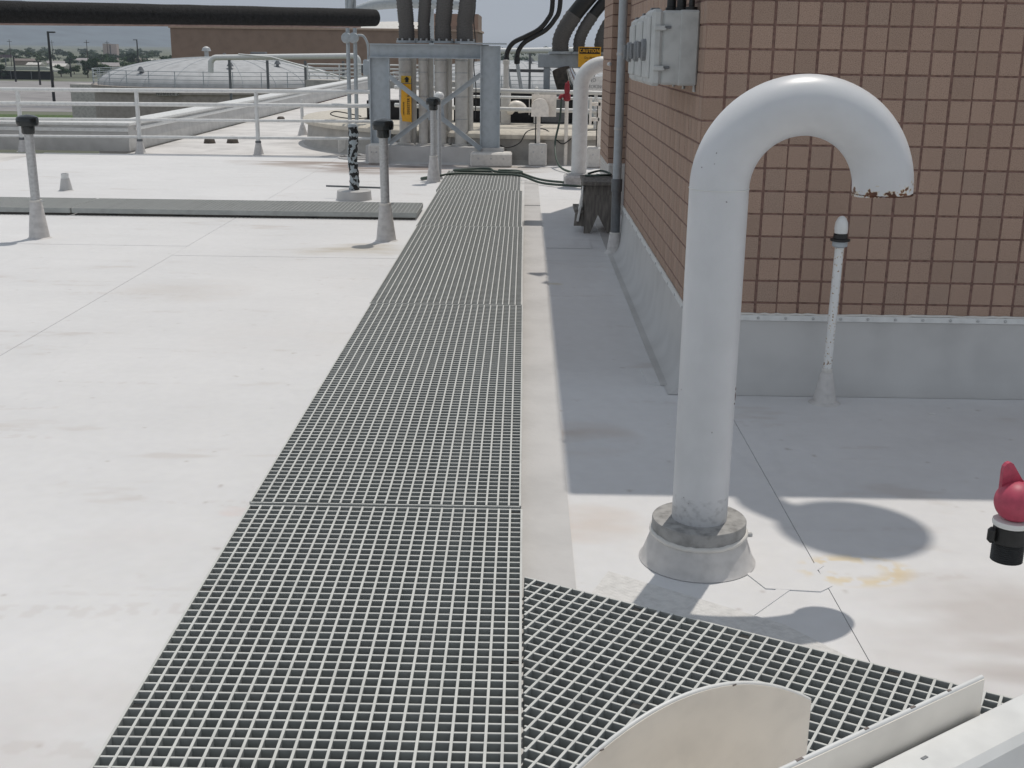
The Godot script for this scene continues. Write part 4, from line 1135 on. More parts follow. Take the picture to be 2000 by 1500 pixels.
# ---------------------------------------------------------------- second frame, dark hoses, caution sign
func hose_frame() -> void:
	var z := -19.0
	var o := thing("hose_gantry", "grey steel beam on posts behind the far gooseneck pipe, carrying dark hoses", "frame", Vector3(0.25, 0.45, z))
	put(o, "beam", box(S(), Vector3(1.0, 0.915, 0), Vector3(2.1, 0.21, 0.16), 0.006), M.steel)
	put(o, "post", box(S(), Vector3(0.09, 0.40, 0), Vector3(0.10, 0.82, 0.12), 0.005), M.steel)
	put(o, "post", box(S(), Vector3(1.95, 0.40, 0), Vector3(0.10, 0.82, 0.12), 0.005), M.steel)
	put(o, "side_arm", box(S(), Vector3(-0.25, 0.76, 0), Vector3(0.6, 0.045, 0.08)), M.conduit_dark)
	var hl := ["left dark flexible hose leaning right, rising from the rear beam", "middle dark flexible hose leaning right, slimmer, rising from the rear beam", "right dark flexible hose rising from the rear beam, half hidden by the brick building"]
	var hx := [0.545, 0.835, 1.20]
	var hr := [0.125, 0.088, 0.125]
	for i in 3:
		var t := thing("dark_hose", hl[i], "hose", Vector3(hx[i], 1.47, z), 0.0, "dark hoses on the rear beam")
		var r: float = hr[i]
		put(t, "flange", lathe(S(), [Vector2(r, 0.0), Vector2(r + 0.06, 0.0), Vector2(r + 0.06, 0.035), Vector2(r, 0.036)], 24), M.grey_pipe)
		var low := smooth_path([Vector3(0, 0.036, 0), Vector3(0.0, 0.2, 0), Vector3(0.07, 0.38, 0), Vector3(0.20, 0.58, 0)], 10)
		var rad := []
		for k in low.size(): rad.append(r + (0.009 if k % 3 == 1 else 0.0))
		put(t, "wrapped_sleeve", tube(S(), low, rad, 18), M.flex)
		put(t, "hose", tube(S(), smooth_path([Vector3(0.185, 0.56, 0), Vector3(0.33, 0.74, 0), Vector3(0.60, 1.05, 0), Vector3(0.95, 1.45, 0)], 8), r * 0.98, 18), M.black)
	var drum := thing("bent_drum_pipe", "wide brown bent pipe with a shiny metal joint below the rear beam", "pipe", Vector3(0.62, 0.455, -18.9))
	put(drum, "bend", tube(S(), smooth_path([Vector3(-0.05, 0.78, -0.1), Vector3(0.0, 0.6, -0.05), Vector3(0.12, 0.3, 0.0), Vector3(0.3, 0.12, 0.0)], 8), 0.15, 18), M.brown_drum)
	put(drum, "shiny_joint", tube(S(), [Vector3(0.06, 0.80, 0.2), Vector3(0.13, 0.62, 0.22), Vector3(0.16, 0.48, 0.22)], [0.05, 0.08, 0.035], 14), M.shiny)
	var vent := thing("white_spigot", "short white spigot behind the tank railing, left of the red valve", "vent", Vector3(0.18, 0.9, -18.2))
	put(vent, "spigot", lathe(S(), [Vector2(0.04, -0.44), Vector2(0.04, 0.02), Vector2(0.022, 0.03), Vector2(0.022, 0.07), Vector2(0.028, 0.075), Vector2(0, 0.11)], 14), M.white)
	# two thin black hoses that swing down into grey conduits
	var labels := ["left of two thin black hoses swinging down into grey conduits right of the frame", "right of two thin black hoses swinging down into grey conduits right of the frame"]
	for i in 2:
		var dx := 0.16 * i
		var t := thing("thin_hose", labels[i], "hose", Vector3(-0.28 + dx, 0.455, -18.4), 0.0, "two thin hoses right of the frame")
		put(t, "conduit", tube(S(), [Vector3(0.13 + 0.02 * i, 0.0, 0), Vector3(0.0, 0.88, 0)], 0.028, 12), M.grey_pipe)
		put(t, "coupling", lathe(S(), [Vector2(0.028, 0), Vector2(0.044, 0.01), Vector2(0.044, 0.09), Vector2(0.03, 0.11)], 14, Vector3(-0.003, 0.86, 0)), M.black)
		put(t, "hose", tube(S(), smooth_path([Vector3(-0.003, 0.93, 0), Vector3(0.015, 1.05, 0), Vector3(0.10, 1.17, 0), Vector3(0.28 - dx * 0.2, 1.26, 0), Vector3(0.47 - dx * 0.3, 1.36, 0), Vector3(0.60 - dx * 0.35, 1.50, 0), Vector3(0.67 - dx * 0.3, 1.68, 0), Vector3(0.66 - dx * 0.2, 2.2, 0), Vector3(0.6, 2.6, 0)], 8), 0.036, 12), M.black)
	# caution sign
	var c := thing("caution_sign", "yellow caution sign on the rear beam, above the far gooseneck pipe", "sign", Vector3(0.985, 1.43, -18.74))
	put(c, "plate", box(S(), Vector3.ZERO, Vector3(0.345, 0.30, 0.006), 0.002), M.yellow)
	put(c, "header", box(S(), Vector3(0, 0.092, 0.005), Vector3(0.315, 0.092, 0.003)), M.ink)
	put(c, "lettering", label_mesh("CAUTION", 0.05, 0.002), M.yellow, Transform3D(Basis.IDENTITY, Vector3(0, 0.092, 0.009)))
	put(c, "lettering", label_mesh("Do Not", 0.036, 0.002, "Droid Sans", false), M.ink, Transform3D(Basis.IDENTITY, Vector3(0, -0.012, 0.006)))
	put(c, "lettering", label_mesh("Drink", 0.036, 0.002, "Droid Sans", false), M.ink, Transform3D(Basis.IDENTITY, Vector3(0, -0.078, 0.006)))
	c = thing("smoking_sign", "white sign with grey lettering, mostly hidden behind the far gooseneck pipe", "sign", Vector3(0.985, 1.08, -17.2))
	put(c, "plate", box(S(), Vector3.ZERO, Vector3(0.40, 0.19, 0.005), 0.001), M.sign_white)
	put(c, "lettering", label_mesh("NO", 0.05, 0.002, "Droid Sans", false), M.dial, Transform3D(Basis.IDENTITY, Vector3(-0.03, 0.045, 0.004)))
	put(c, "lettering", label_mesh("SMOKING", 0.045, 0.002, "Droid Sans", false), M.dial, Transform3D(Basis.IDENTITY, Vector3(-0.0, -0.045, 0.004)))

# ---------------------------------------------------------------- railing, capped posts, vents
func boot_on(o: Node3D, x: float, y: float, z: float, r: float, h: float, top: float) -> void:
	put(o, "boot", lathe(S(), [Vector2(r * 1.25, 0.0), Vector2(r, 0.012), Vector2(top * 1.15, h), Vector2(top, h + 0.003)], 20, Vector3(x, y, z)), M.boot)

func rails_and_vents() -> void:
	var z := -17.42
	var o := thing("guard_rail", "white four-bar guardrail across the left of the roof, its posts in rubber boots", "railing", Vector3(-5.6, 0, z))
	# the rails rise slightly to the right in the picture, level in the place
	for y in [0.885, 0.69, 0.47, 0.225]:
		put(o, "rail", tube(S(), [Vector3(-6.0, y - 0.03, 0), Vector3(3.55, y + 0.03, 0)], 0.030 if y > 0.6 else 0.022, 10), M.white)
	for x in [-5.2, -3.45, -1.72, 0.0, 1.73]:
		put(o, "post", tube(S(), [Vector3(x, 0.0, 0), Vector3(x, 0.885, 0)], 0.030, 12), M.white)
		boot_on(o, x, 0.0, 0, 0.075, 0.17, 0.034)
		put(o, "boot_clamp", lathe(S(), [Vector2(0.036, 0), Vector2(0.043, 0.003), Vector2(0.043, 0.03), Vector2(0.036, 0.033)], 14, Vector3(x, 0.17, 0)), M.conduit_dark)
	var r2 := thing("rail_post", "lone white post with a rubber boot behind the guardrail", "post", Vector3(-3.95, 0, -21.4))
	put(r2, "post", tube(S(), [Vector3.ZERO, Vector3(0, 0.62, 0)], 0.028, 12), M.white)
	boot_on(r2, 0, 0, 0, 0.09, 0.18, 0.034)
	# capped vent posts
	var labels := ["black-capped vent post at the far left, its foot in a tall grey boot", "black-capped vent post in the middle, right behind the cross walkway end", "farther black-capped vent post with a white knob, by the hose coil"]
	var at := [Vector3(-3.95, 0, -9.55), Vector3(-1.125, 0, -9.67), Vector3(-1.065, 0, -14.1)]
	var lean := [0.008, 0.012, 0.0]
	var first: Node3D = null
	for i in 3:
		var v: Node3D
		if i == 0:
			v = thing("vent_post", labels[0], "vent post", at[0], 0.0, "black-capped vent posts")
			put(v, "boot", lathe(S(), [Vector2(0.098, 0.0), Vector2(0.082, 0.01), Vector2(0.048, 0.285), Vector2(0.040, 0.31)], 24), M.boot)
			var vc := put(v, "clamp", lathe(S(), [Vector2(0.043, 0.295), Vector2(0.048, 0.297), Vector2(0.048, 0.312), Vector2(0.04, 0.314)], 20), M.pedestal)
			put(vc, "clamp_screw", box(S(), Vector3(0.055, 0.304, 0.01), Vector3(0.03, 0.012, 0.012)), M.galv)
			put(v, "post", lathe(S(), [Vector2(0.036, 0.30), Vector2(0.036, 0.86)], 24), M.galv)
			put(v, "cap_neck", lathe(S(), [Vector2(0.045, 0.835), Vector2(0.052, 0.845), Vector2(0.052, 0.895), Vector2(0.06, 0.90)], 24), M.cap)
			put(v, "cap", lathe(S(), [Vector2(0.05, 0.898), Vector2(0.082, 0.90), Vector2(0.086, 0.925), Vector2(0.086, 0.955), Vector2(0.078, 0.97), Vector2(0.05, 0.982), Vector2(0.0, 0.988)], 32), M.cap)
			first = v
		else:
			v = copy_of(first, at[i], 0.4 * i, labels[i])
		v.rotation.z = lean[i]
	# white knob of the third
	var kn := thing("white_dome_cap", "small white domed cap just behind the farther black-capped post", "cap", Vector3(-1.02, 0, -14.45))
	put(kn, "dome", lathe(S(), [Vector2(0.03, 0.95), Vector2(0.058, 0.965), Vector2(0.06, 0.985), Vector2(0.05, 1.012), Vector2(0.03, 1.03), Vector2(0, 1.037)], 24), M.white)
	put(kn, "stem", lathe(S(), [Vector2(0.05, 0), Vector2(0.024, 0.05), Vector2(0.024, 0.96)], 16), M.galv)
	# short cone on the open roof
	var c := thing("vent_cone", "short white cone-shaped vent boot standing alone on the left of the roof", "vent", Vector3(-4.95, 0, -12.79))
	put(c, "boot", lathe(S(), [Vector2(0.085, 0.0), Vector2(0.068, 0.008), Vector2(0.045, 0.13)], 24), M.flash)
	put(c, "pipe", lathe(S(), [Vector2(0.040, 0.12), Vector2(0.040, 0.185), Vector2(0.034, 0.185), Vector2(0.032, 0.12)], 24), M.white)
	# little roof drains behind the rail
	var dl := ["small brown roof vent behind the guardrail, left of the pair by the parapet", "small brown roof vent behind the guardrail, right of the pair by the parapet", "farther small roof vent, left of the pair near the round tank", "farther small roof vent, right of the pair near the round tank"]
	var da := [Vector3(-5.1, 0, -19.4), Vector3(-4.75, 0, -19.5), Vector3(-5.1, 0, -25.2), Vector3(-4.6, 0, -25.4)]
	for i in 4:
		var d := thing("roof_vent", dl[i], "vent", da[i], 0.3 * i, "small brown roof vents")
		put(d, "hood", lathe(S(), [Vector2(0.10, 0.0), Vector2(0.075, 0.09), Vector2(0.05, 0.11), Vector2(0, 0.115)], 10), M.brown_drum)
	# gooseneck by the far wall
	var g := thing("gooseneck_vent", "smaller white gooseneck pipe far down the walkway, beside the corner of the brick building", "vent pipe", Vector3(0.65, 0, -14.05))
	put(g, "base_block", box(S(), Vector3(0.03, 0.055, 0), Vector3(0.40, 0.13, 0.40), 0.02), M.boot)
	put(g, "base_flange", lathe(S(), [Vector2(0.15, 0.12), Vector2(0.15, 0.135), Vector2(0.09, 0.14)], 24), M.galv)
	var path := [Vector3(0, 0.12, 0), Vector3(0, 0.6, 0), Vector3(0, 1.10, 0)]
	path += arc(Vector3(0.26, 1.12, 0), Vector3.LEFT, Vector3.UP, 0.26, 0.0, PI, 24)
	put(g, "pipe", tube(S(), path, 0.090, 28, false), M.white)
	# painted stub
	var p := thing("flaking_pipe", "short standing pipe with flaking black and white paint on a round base", "pipe", Vector3(-1.765, 0, -12.35))
	put(p, "base", lathe(S(), [Vector2(0.19, 0.0), Vector2(0.183, 0.006), Vector2(0.175, 0.095), Vector2(0.168, 0.10), Vector2(0, 0.105)], 28), M.flash)
	var pp := []
	var rr := []
	for k in 40:
		pp.append(Vector3(0.008 * sin(k * 0.23), 0.09 + k * 0.0168, 0))
		rr.append(0.05 + 0.003 * sin(k * 1.3) + rng.randf_range(-0.002, 0.003))
	put(p, "pipe", tube(S(), pp, rr, 18), flake_paint())
	put(p, "cap", lathe(S(), [Vector2(0.048, 0.735), Vector2(0.048, 0.76), Vector2(0.04, 0.775), Vector2(0, 0.78)], 18, Vector3(0.003, 0, 0)), M.grey_pipe)
	put(p, "cross_rod", tube(S(), [Vector3(-0.31, 0.125, -0.12), Vector3(0.27, 0.115, -0.1)], 0.010, 8), M.conduit_dark)
	# white-topped vent against the brick wall
	var v2 := thing("wall_vent", "slim white vent pipe with a domed top and black collar by the brick wall", "vent pipe", Vector3(1.39, 0, -5.17))
	put(v2, "boot", lathe(S(), [Vector2(0.075, 0.0), Vector2(0.052, 0.012), Vector2(0.029, 0.135), Vector2(0.022, 0.15)], 24), M.boot)
	put(v2, "clamp", lathe(S(), [Vector2(0.022, 0.148), Vector2(0.0245, 0.15), Vector2(0.0245, 0.164), Vector2(0.02, 0.166)], 20), M.pedestal)
	put(v2, "pipe", tube(S(), [Vector3(0, 0.14, 0), Vector3(0.004, 0.45, 0), Vector3(0.007, 0.74, 0)], 0.0195, 20), speckle_paint())
	put(v2, "cap_lower", lathe(S(), [Vector2(0.02, 0.715), Vector2(0.033, 0.722), Vector2(0.033, 0.742), Vector2(0.02, 0.744)], 24, Vector3(0.007, 0, 0)), M.grey_pipe)
	put(v2, "collar", lathe(S(), [Vector2(0.02, 0.742), Vector2(0.043, 0.745), Vector2(0.043, 0.753), Vector2(0.032, 0.757), Vector2(0.030, 0.775), Vector2(0.02, 0.778)], 24, Vector3(0.007, 0, 0)), M.black)
	put(v2, "dome", lathe(S(), [Vector2(0.020, 0.774), Vector2(0.028, 0.779), Vector2(0.0295, 0.80), Vector2(0.027, 0.825), Vector2(0.018, 0.845), Vector2(0.008, 0.853), Vector2(0, 0.855)], 24, Vector3(0.007, 0, 0)), M.white)

func speckle_paint() -> StandardMaterial3D:
	var im := Image.create(64, 512, false, Image.FORMAT_RGB8)
	var a := noise(150, 0.09, 2)
	for y in 512:
		for x in 64:
			var ang := TAU * x / 64
			var n := a.get_noise_3d(cos(ang) * 14, sin(ang) * 14, y * 0.8)
			var low := 1.0 - y / 512.0
			var c := Color(0.86, 0.865, 0.86)
			if n > 0.62 - 0.24 * maxf(0.0, low - 0.35): c = Color(0.42, 0.27, 0.16)
			elif n > 0.50 - 0.2 * maxf(0.0, low - 0.4): c = Color(0.78, 0.72, 0.60)
			im.set_pixel(x, y, c)
	var m := StandardMaterial3D.new()
	m.albedo_texture = ImageTexture.create_from_image(im)
	m.roughness = 0.45
	return m

func flake_paint() -> StandardMaterial3D:
	var im := Image.create(128, 512, false, Image.FORMAT_RGB8)
	var a := noise(151, 0.035, 4)
	for y in 512:
		for x in 128:
			var ang := TAU * x / 128
			var n := a.get_noise_3d(cos(ang) * 24, sin(ang) * 24, y * 0.6)
			var c := Color(0.62, 0.66, 0.68) if n < -0.02 else Color(0.07, 0.075, 0.08)
			if n < -0.02 and n > -0.06: c = Color(0.78, 0.79, 0.79)
			im.set_pixel(x, y, c)
	var m := StandardMaterial3D.new()
	m.albedo_texture = ImageTexture.create_from_image(im)
	m.roughness = 0.6
	return m

# ---------------------------------------------------------------- on the brick wall
func wall_fittings() -> void:
	var X := 0.785
	# row of disconnect boxes
	var names := ["nearest and largest grey electrical box on the brick wall, two clamps on its side", "second grey electrical box on the brick wall, between the nearest and the farthest", "farthest of the three grey electrical boxes on the brick wall"]
	var zz := [-5.72, -6.10, -6.50]
	var ys := [1.552, 1.545, 1.54]
	for i in 3:
		var o := thing("switch_enclosure", names[i], "electrical box", Vector3(X, ys[i], zz[i]), 0.0, "electrical boxes on the brick wall")
		var hh: float = [0.325, 0.31, 0.30][i]
		put(o, "body", box(S(), Vector3(-0.085, 0, 0), Vector3(0.165, hh, 0.33), 0.010), M.enclosure)
		put(o, "back_box", box(S(), Vector3(-0.045, 0, 0), Vector3(0.09, hh + 0.006, 0.336), 0.008), M.enclosure)
		put(o, "lid", box(S(), Vector3(-0.19, 0, 0), Vector3(0.05, hh + 0.012, 0.345), 0.014), M.enclosure)
		put(o, "lid_rib", box(S(), Vector3(-0.218, 0, 0), Vector3(0.014, hh - 0.05, 0.26), 0.006), M.enclosure)
		var dl := put(o, "dial", lathe(S(), [Vector2(0.05, 0), Vector2(0.05, 0.018), Vector2(0.044, 0.024), Vector2(0, 0.026)], 28, Vector3(-0.224, -0.01, 0.0), Basis(Vector3(0, 0, 1), PI / 2)), M.dial)
		put(dl, "dial_handle", box(S(), Vector3(-0.256, -0.01, 0), Vector3(0.016, 0.075, 0.016), 0.004), M.dial)
		for y in [-0.09, 0.085]:
			var cp := put(o, "clamp", box(S(), Vector3(-0.178, y, 0.176), Vector3(0.055, 0.022, 0.018), 0.004), M.enclosure)
			put(cp, "clamp_pin", box(S(), Vector3(-0.145, y + 0.004, 0.177), Vector3(0.03, 0.012, 0.016), 0.002), M.conduit_dark)
		put(o, "hinge", box(S(), Vector3(-0.18, hh / 2 + 0.010, -0.08), Vector3(0.04, 0.014, 0.07), 0.003), M.conduit_dark)
		put(o, "mounting_ear", prism(S(), PackedVector2Array([Vector2(-0.03, -0.03), Vector2(0.03, -0.03), Vector2(0.012, 0.0), Vector2(-0.012, 0.0)]), 0.006, Transform3D(Basis(Vector3.UP, PI / 2), Vector3(-0.006, -hh / 2 - 0.001, 0.12))), M.enclosure)
	var cl := ["left of three dark conduits rising from the nearest electrical box", "middle of three dark conduits rising from the nearest electrical box", "right, shiny one of three dark conduits rising from the nearest electrical box"]
	for i in 3:
		var o := thing("wall_conduit", cl[i], "conduit", Vector3(X - 0.115 + 0.04 * i, 1.71, -5.70 + 0.05 * i), 0.0, "dark conduits above the electrical boxes")
		put(o, "pipe", tube(S(), [Vector3(0, 0, 0), Vector3(0, 1.5, 0)], [0.021, 0.021] if i < 2 else [0.013, 0.013], 14), M.black)
		put(o, "fitting", lathe(S(), [Vector2(0.027, 0), Vector2(0.027, 0.02), Vector2(0.02, 0.022)], 8), M.black)
	# downpipe at the far corner
	var d := thing("downpipe", "grey downpipe at the far end of the brick wall, its foot in a white boot", "pipe", Vector3(0.725, 0, -9.22))
	put(d, "boot", lathe(S(), [Vector2(0.085, 0.0), Vector2(0.062, 0.02), Vector2(0.045, 0.14), Vector2(0.037, 0.155)], 24), M.boot)
	put(d, "clamp", lathe(S(), [Vector2(0.037, 0.15), Vector2(0.042, 0.152), Vector2(0.042, 0.163), Vector2(0.036, 0.165)], 20), M.pedestal)
	put(d, "lower_pipe", tube(S(), [Vector3(0, 0.155, 0), Vector3(0, 0.52, 0)], 0.036, 20), M.conduit_dark)
	put(d, "coupling", lathe(S(), [Vector2(0.038, 0.48), Vector2(0.042, 0.485), Vector2(0.042, 0.575), Vector2(0.035, 0.58)], 20), M.conduit_dark)
	put(d, "pipe", tube(S(), [Vector3(0, 0.57, 0), Vector3(0, 3.7, 0)], 0.033, 20), M.grey_pipe)
	for y in [0.95, 1.5]:
		put(d, "strap", lathe(S(), [Vector2(0.034, y), Vector2(0.037, y + 0.001), Vector2(0.037, y + 0.02), Vector2(0.034, y + 0.021)], 20), M.galv)
	var lmp := thing("wall_fixture", "small round white knob on the wall corner beside the downpipe", "knob", Vector3(0.80, 1.41, -11.58))
	put(lmp, "knob", lathe(S(), [Vector2(0.0, -0.02), Vector2(0.02, -0.012), Vector2(0.024, 0.0), Vector2(0.018, 0.014), Vector2(0, 0.02)], 14), M.white)
	# weathered step stool by the downpipe
	var s := thing("step_stool", "weathered grey wooden step stool with notched ends beside the downpipe", "stool", Vector3(0.66, 0, -10.25))
	put(s, "top", box(S(), Vector3(0.0, 0.437, -0.20), Vector3(0.30, 0.032, 0.58), 0.004), M.wood)
	var notch := PackedVector2Array([Vector2(-0.13, 0.0), Vector2(-0.075, 0.0), Vector2(-0.01, 0.165), Vector2(0.075, 0.0), Vector2(0.13, 0.0), Vector2(0.12, 0.42), Vector2(-0.12, 0.42)])
	put(s, "leg_board", prism(S(), notch, 0.025, Transform3D(Basis.IDENTITY, Vector3(0, 0, 0.02))), M.wood)
	put(s, "leg_board", prism(S(), notch, 0.025, Transform3D(Basis.IDENTITY, Vector3(0, 0, -0.40))), M.wood)
	put(s, "rail", box(S(), Vector3(-0.132, 0.33, -0.19), Vector3(0.02, 0.14, 0.42)), M.wood)
	put(s, "rail", box(S(), Vector3(0.132, 0.33, -0.19), Vector3(0.02, 0.14, 0.42)), M.wood)
	put(s, "lower_step", box(S(), Vector3(-0.175, 0.19, -0.19), Vector3(0.075, 0.028, 0.4), 0.003), M.wood)
	put(s, "step_bracket", prism(S(), PackedVector2Array([Vector2(-0.215, 0.06), Vector2(-0.14, 0.06), Vector2(-0.14, 0.17), Vector2(-0.205, 0.17)]), 0.022, Transform3D(Basis.IDENTITY, Vector3(0, 0, -0.02))), M.wood)
	put(s, "white_side_board", box(S(), Vector3(-0.16, 0.25, -0.03), Vector3(0.02, 0.3, 0.10), 0.003, Basis(Vector3(0, 0, 1), -0.16)), M.sign_white)  # white board against the left side of the stool

# ---------------------------------------------------------------- hose racks and valves
func hose_racks() -> void:
	var a := deg_to_rad(35.0)
	var u := Vector3(cos(a), 0, -sin(a))
	var n := Vector3(sin(a), 0, cos(a))
	var fr := Basis(u, Vector3.UP, n)
	# near rack: origin under the right ends of both plates
	var org := u * 0.893
	var o := thing("hose_rack", "cream hose rack with an arched front plate in the foreground, bottom right", "hose rack", org)
	var arch := PackedVector2Array()
	for k in 25:
		var s := lerpf(-0.36, 0.0, k / 24.0)
		var q := (s + 0.18) / 0.18
		arch.append(Vector2(s, 0.944 - 0.064 * q * q))
	arch.append(Vector2(0.0, 0.74))
	arch.append(Vector2(-0.36, 0.74))
	put(o, "front_plate", prism(S(), arch, 0.006, Transform3D(fr, n * -0.7326)), M.beige)
	put(o, "edge_bead", tube(S(), edge_path(arch, fr, n * -0.7326), 0.0027, 6), M.white)
	var back := PackedVector2Array([Vector2(-0.36, 0.72), Vector2(-0.002, 0.72), Vector2(-0.002, 1.0), Vector2(-0.36, 1.0)])
	put(o, "back_plate", prism(S(), back, 0.006, Transform3D(fr, n * -0.540)), M.beige)
	put(o, "edge_bead", tube(S(), [fr * Vector3(-0.36, 1.0, -0.540), fr * Vector3(-0.002, 1.0, -0.540)], 0.0027, 6), M.white)
	# saddle between the plates
	var sad := S()
	var cs := []
	for k in 17:
		var t := PI * k / 16.0
		cs.append(Vector2(-0.18 - cos(t) * 0.11, 0.70 + sin(t) * 0.07))
	for k in 16:
		quad(sad, fr * Vector3(cs[k].x, cs[k].y, -0.7296), fr * Vector3(cs[k + 1].x, cs[k + 1].y, -0.7296), fr * Vector3(cs[k + 1].x, cs[k + 1].y, -0.543), fr * Vector3(cs[k].x, cs[k].y, -0.543), Vector3.UP)
	put(o, "saddle", sad, M.beige)
	put(o, "post", box(S(), fr * Vector3(-0.30, 0.46, -0.575), Vector3(0.05, 0.92, 0.05), 0.004, fr), M.beige)
	put(o, "foot", box(S(), fr * Vector3(-0.30, 0.006, -0.575), Vector3(0.2, 0.01, 0.2), 0.002, fr), M.beige)
	for q in [[-0.29, 0.002], [-0.24, 0.003], [-0.16, 0.002], [-0.1, 0.0025], [-0.05, 0.002]]:
		put(o, "paint_chip", box(S(), fr * Vector3(q[0], 1.0024, -0.540), Vector3(q[1] * 2.6, 0.0008, 0.0026), 0.0003, fr), M.chip)
	for q in [[-0.285, 0.9230], [-0.118, 0.9365]]:
		put(o, "paint_chip", box(S(), fr * Vector3(q[0], q[1] + 0.0005, -0.7292), Vector3(0.005, 0.0018, 0.0008), 0.0003, fr), M.chip)
	# white square tube running beside the rack
	var b := a
	var tu := Vector3(cos(b), 0, -sin(b))
	var tn := Vector3(sin(b), 0, cos(b))
	var tb := Basis(tu, Vector3.UP, tn)
	var t0 := u * 0.893 + n * -0.509
	var tr := thing("square_rail", "thick white square rail in the bottom right corner, close to the camera", "rail", Vector3(t0.x, 0, t0.z))
	put(tr, "tube", box(S(), tb * Vector3(0.1, 0.948, 0.0), Vector3(1.9, 0.050, 0.049), 0.006, tb), M.white)
	for x in [-0.75, 0.95]: put(tr, "post", box(S(), tb * Vector3(x, 0.461, 0.0), Vector3(0.05, 0.922, 0.048), 0.004, tb), M.white)
	put(tr, "paint_chip", box(S(), tb * Vector3(-0.115, 0.9733, -0.004), Vector3(0.007, 0.0008, 0.003), 0.0002, tb), M.dial)
	# near red valve
	var v := thing("hose_valve", "red angle valve with a fin handle and black threaded spout at the right edge", "valve", Vector3(0.717, 0.893, -1.60))
	var ball := []
	for k in 17:
		var t := PI * k / 16.0
		ball.append(Vector2(sin(t) * 0.0305, -cos(t) * 0.0300))
	ball[0].x = 0.0
	ball[16].x = 0.0
	put(v, "body", lathe(S(), ball, 36, Vector3(0.003, 0.0255, 0)), M.red)
	put(v, "body_arm", tube(S(), smooth_path([Vector3(0.002, 0.024, 0), Vector3(0.026, 0.032, 0), Vector3(0.06, 0.036, 0), Vector3(0.10, 0.036, 0)], 5), 0.0255, 24), M.red)
	put(v, "handle", prism(S(), PackedVector2Array([Vector2(-0.008, 0.034), Vector2(-0.0085, 0.070), Vector2(-0.0075, 0.077), Vector2(-0.004, 0.0815), Vector2(0.0005, 0.0832), Vector2(0.0055, 0.081), Vector2(0.022, 0.057), Vector2(0.030, 0.050), Vector2(0.036, 0.034)]), 0.008, Transform3D(Basis(Vector3.UP, 0.12), Vector3(-0.011, 0, -0.010))), M.red)
	put(v, "gasket", lathe(S(), [Vector2(0.0, -0.011), Vector2(0.0255, -0.010), Vector2(0.0262, -0.006), Vector2(0.0255, -0.002), Vector2(0.0, 0.0)], 32), M.sign_white)
	var sp := put(v, "spout", lathe(S(), thread_profile(), 28), M.black)
	put(sp, "spout_lug", box(S(), Vector3(-0.0285, -0.024, 0.006), Vector3(0.012, 0.024, 0.012), 0.004), M.black)
	put(v, "supply_pipe", tube(S(), [Vector3(0.12, -0.896, 0), Vector3(0.12, 0.036, 0)], 0.021, 16), M.white)
	put(v, "supply_elbow", tube(S(), [Vector3(0.085, 0.036, 0), Vector3(0.135, 0.036, 0)], 0.029, 16), M.white)
	# far rack
	var f := thing("hose_rack", "far white hose rack with a square back plate, right of the steel frame", "hose rack", Vector3(0.19, 0, -16.38))
	put(f, "pedestal", box(S(), Vector3(0.0, 0.15, 0.0), Vector3(0.25, 0.30, 0.22), 0.02), M.pedestal)
	for x in [-0.06, 0.06]: put(f, "rivet", lathe(S(), [Vector2(0.011, 0), Vector2(0, 0.006)], 8, Vector3(x, 0.19, 0.11), Basis(Vector3.RIGHT, PI / 2)), M.galv)
	put(f, "post", box(S(), Vector3(0.005, 0.5, 0.0), Vector3(0.05, 0.42, 0.05)), M.beige)
	put(f, "post_slot", box(S(), Vector3(-0.034, 0.49, 0.012), Vector3(0.016, 0.40, 0.012)), M.black)
	put(f, "back_plate", box(S(), Vector3(0.075, 0.80, -0.06), Vector3(0.335, 0.295, 0.008), 0.001), M.beige)
	put(f, "side_plate", box(S(), Vector3(-0.125, 0.80, 0.02), Vector3(0.008, 0.24, 0.14), 0.001), M.beige)
	var hs := S()
	for k in 14:
		var t0a := PI * k / 14.0
		var t1a := PI * (k + 1) / 14.0
		quad(hs, Vector3(0.02 - cos(t0a) * 0.125, 0.775 + sin(t0a) * 0.12, -0.056), Vector3(0.02 - cos(t1a) * 0.125, 0.775 + sin(t1a) * 0.12, -0.056), Vector3(0.02 - cos(t1a) * 0.125, 0.775 + sin(t1a) * 0.12, 0.11), Vector3(0.02 - cos(t0a) * 0.125, 0.775 + sin(t0a) * 0.12, 0.11), Vector3(0, 1, 0))
	put(f, "saddle", hs, M.beige)
	put(f, "front_plate", prism(S(), arch_poly(0.02, 0.66, 0.118, 0.235), 0.006, Transform3D(Basis.IDENTITY, Vector3(0, 0, 0.112))), M.beige)
	# far red valve on its stand, with hose hanging
	var fv := thing("hose_valve", "red hose valve on a pale standpipe behind the far gooseneck pipe", "valve", Vector3(0.575, 0, -16.45))
	put(fv, "standpipe", tube(S(), [Vector3(0, 0.0, 0), Vector3(0, 0.9, 0)], 0.026, 12), M.beige)
	put(fv, "body", lathe(S(), [Vector2(0.026, 0.86), Vector2(0.05, 0.88), Vector2(0.05, 0.94), Vector2(0.032, 0.97), Vector2(0.04, 1.0), Vector2(0.03, 1.1), Vector2(0, 1.11)], 16), M.dark_red)
	put(fv, "spout", tube(S(), [Vector3(0, 0.94, 0.0), Vector3(-0.08, 0.93, 0.03), Vector3(-0.1, 0.89, 0.04)], 0.028, 12), M.dark_red)
	put(fv, "handle", box(S(), Vector3(0.01, 1.05, 0.04), Vector3(0.03, 0.16, 0.02), 0.005), M.dark_red)
	var rl := thing("hose_rack", "second far hose rack seen edge on between the far gooseneck and the wall corner", "hose rack", Vector3(0.98, 0, -16.2))
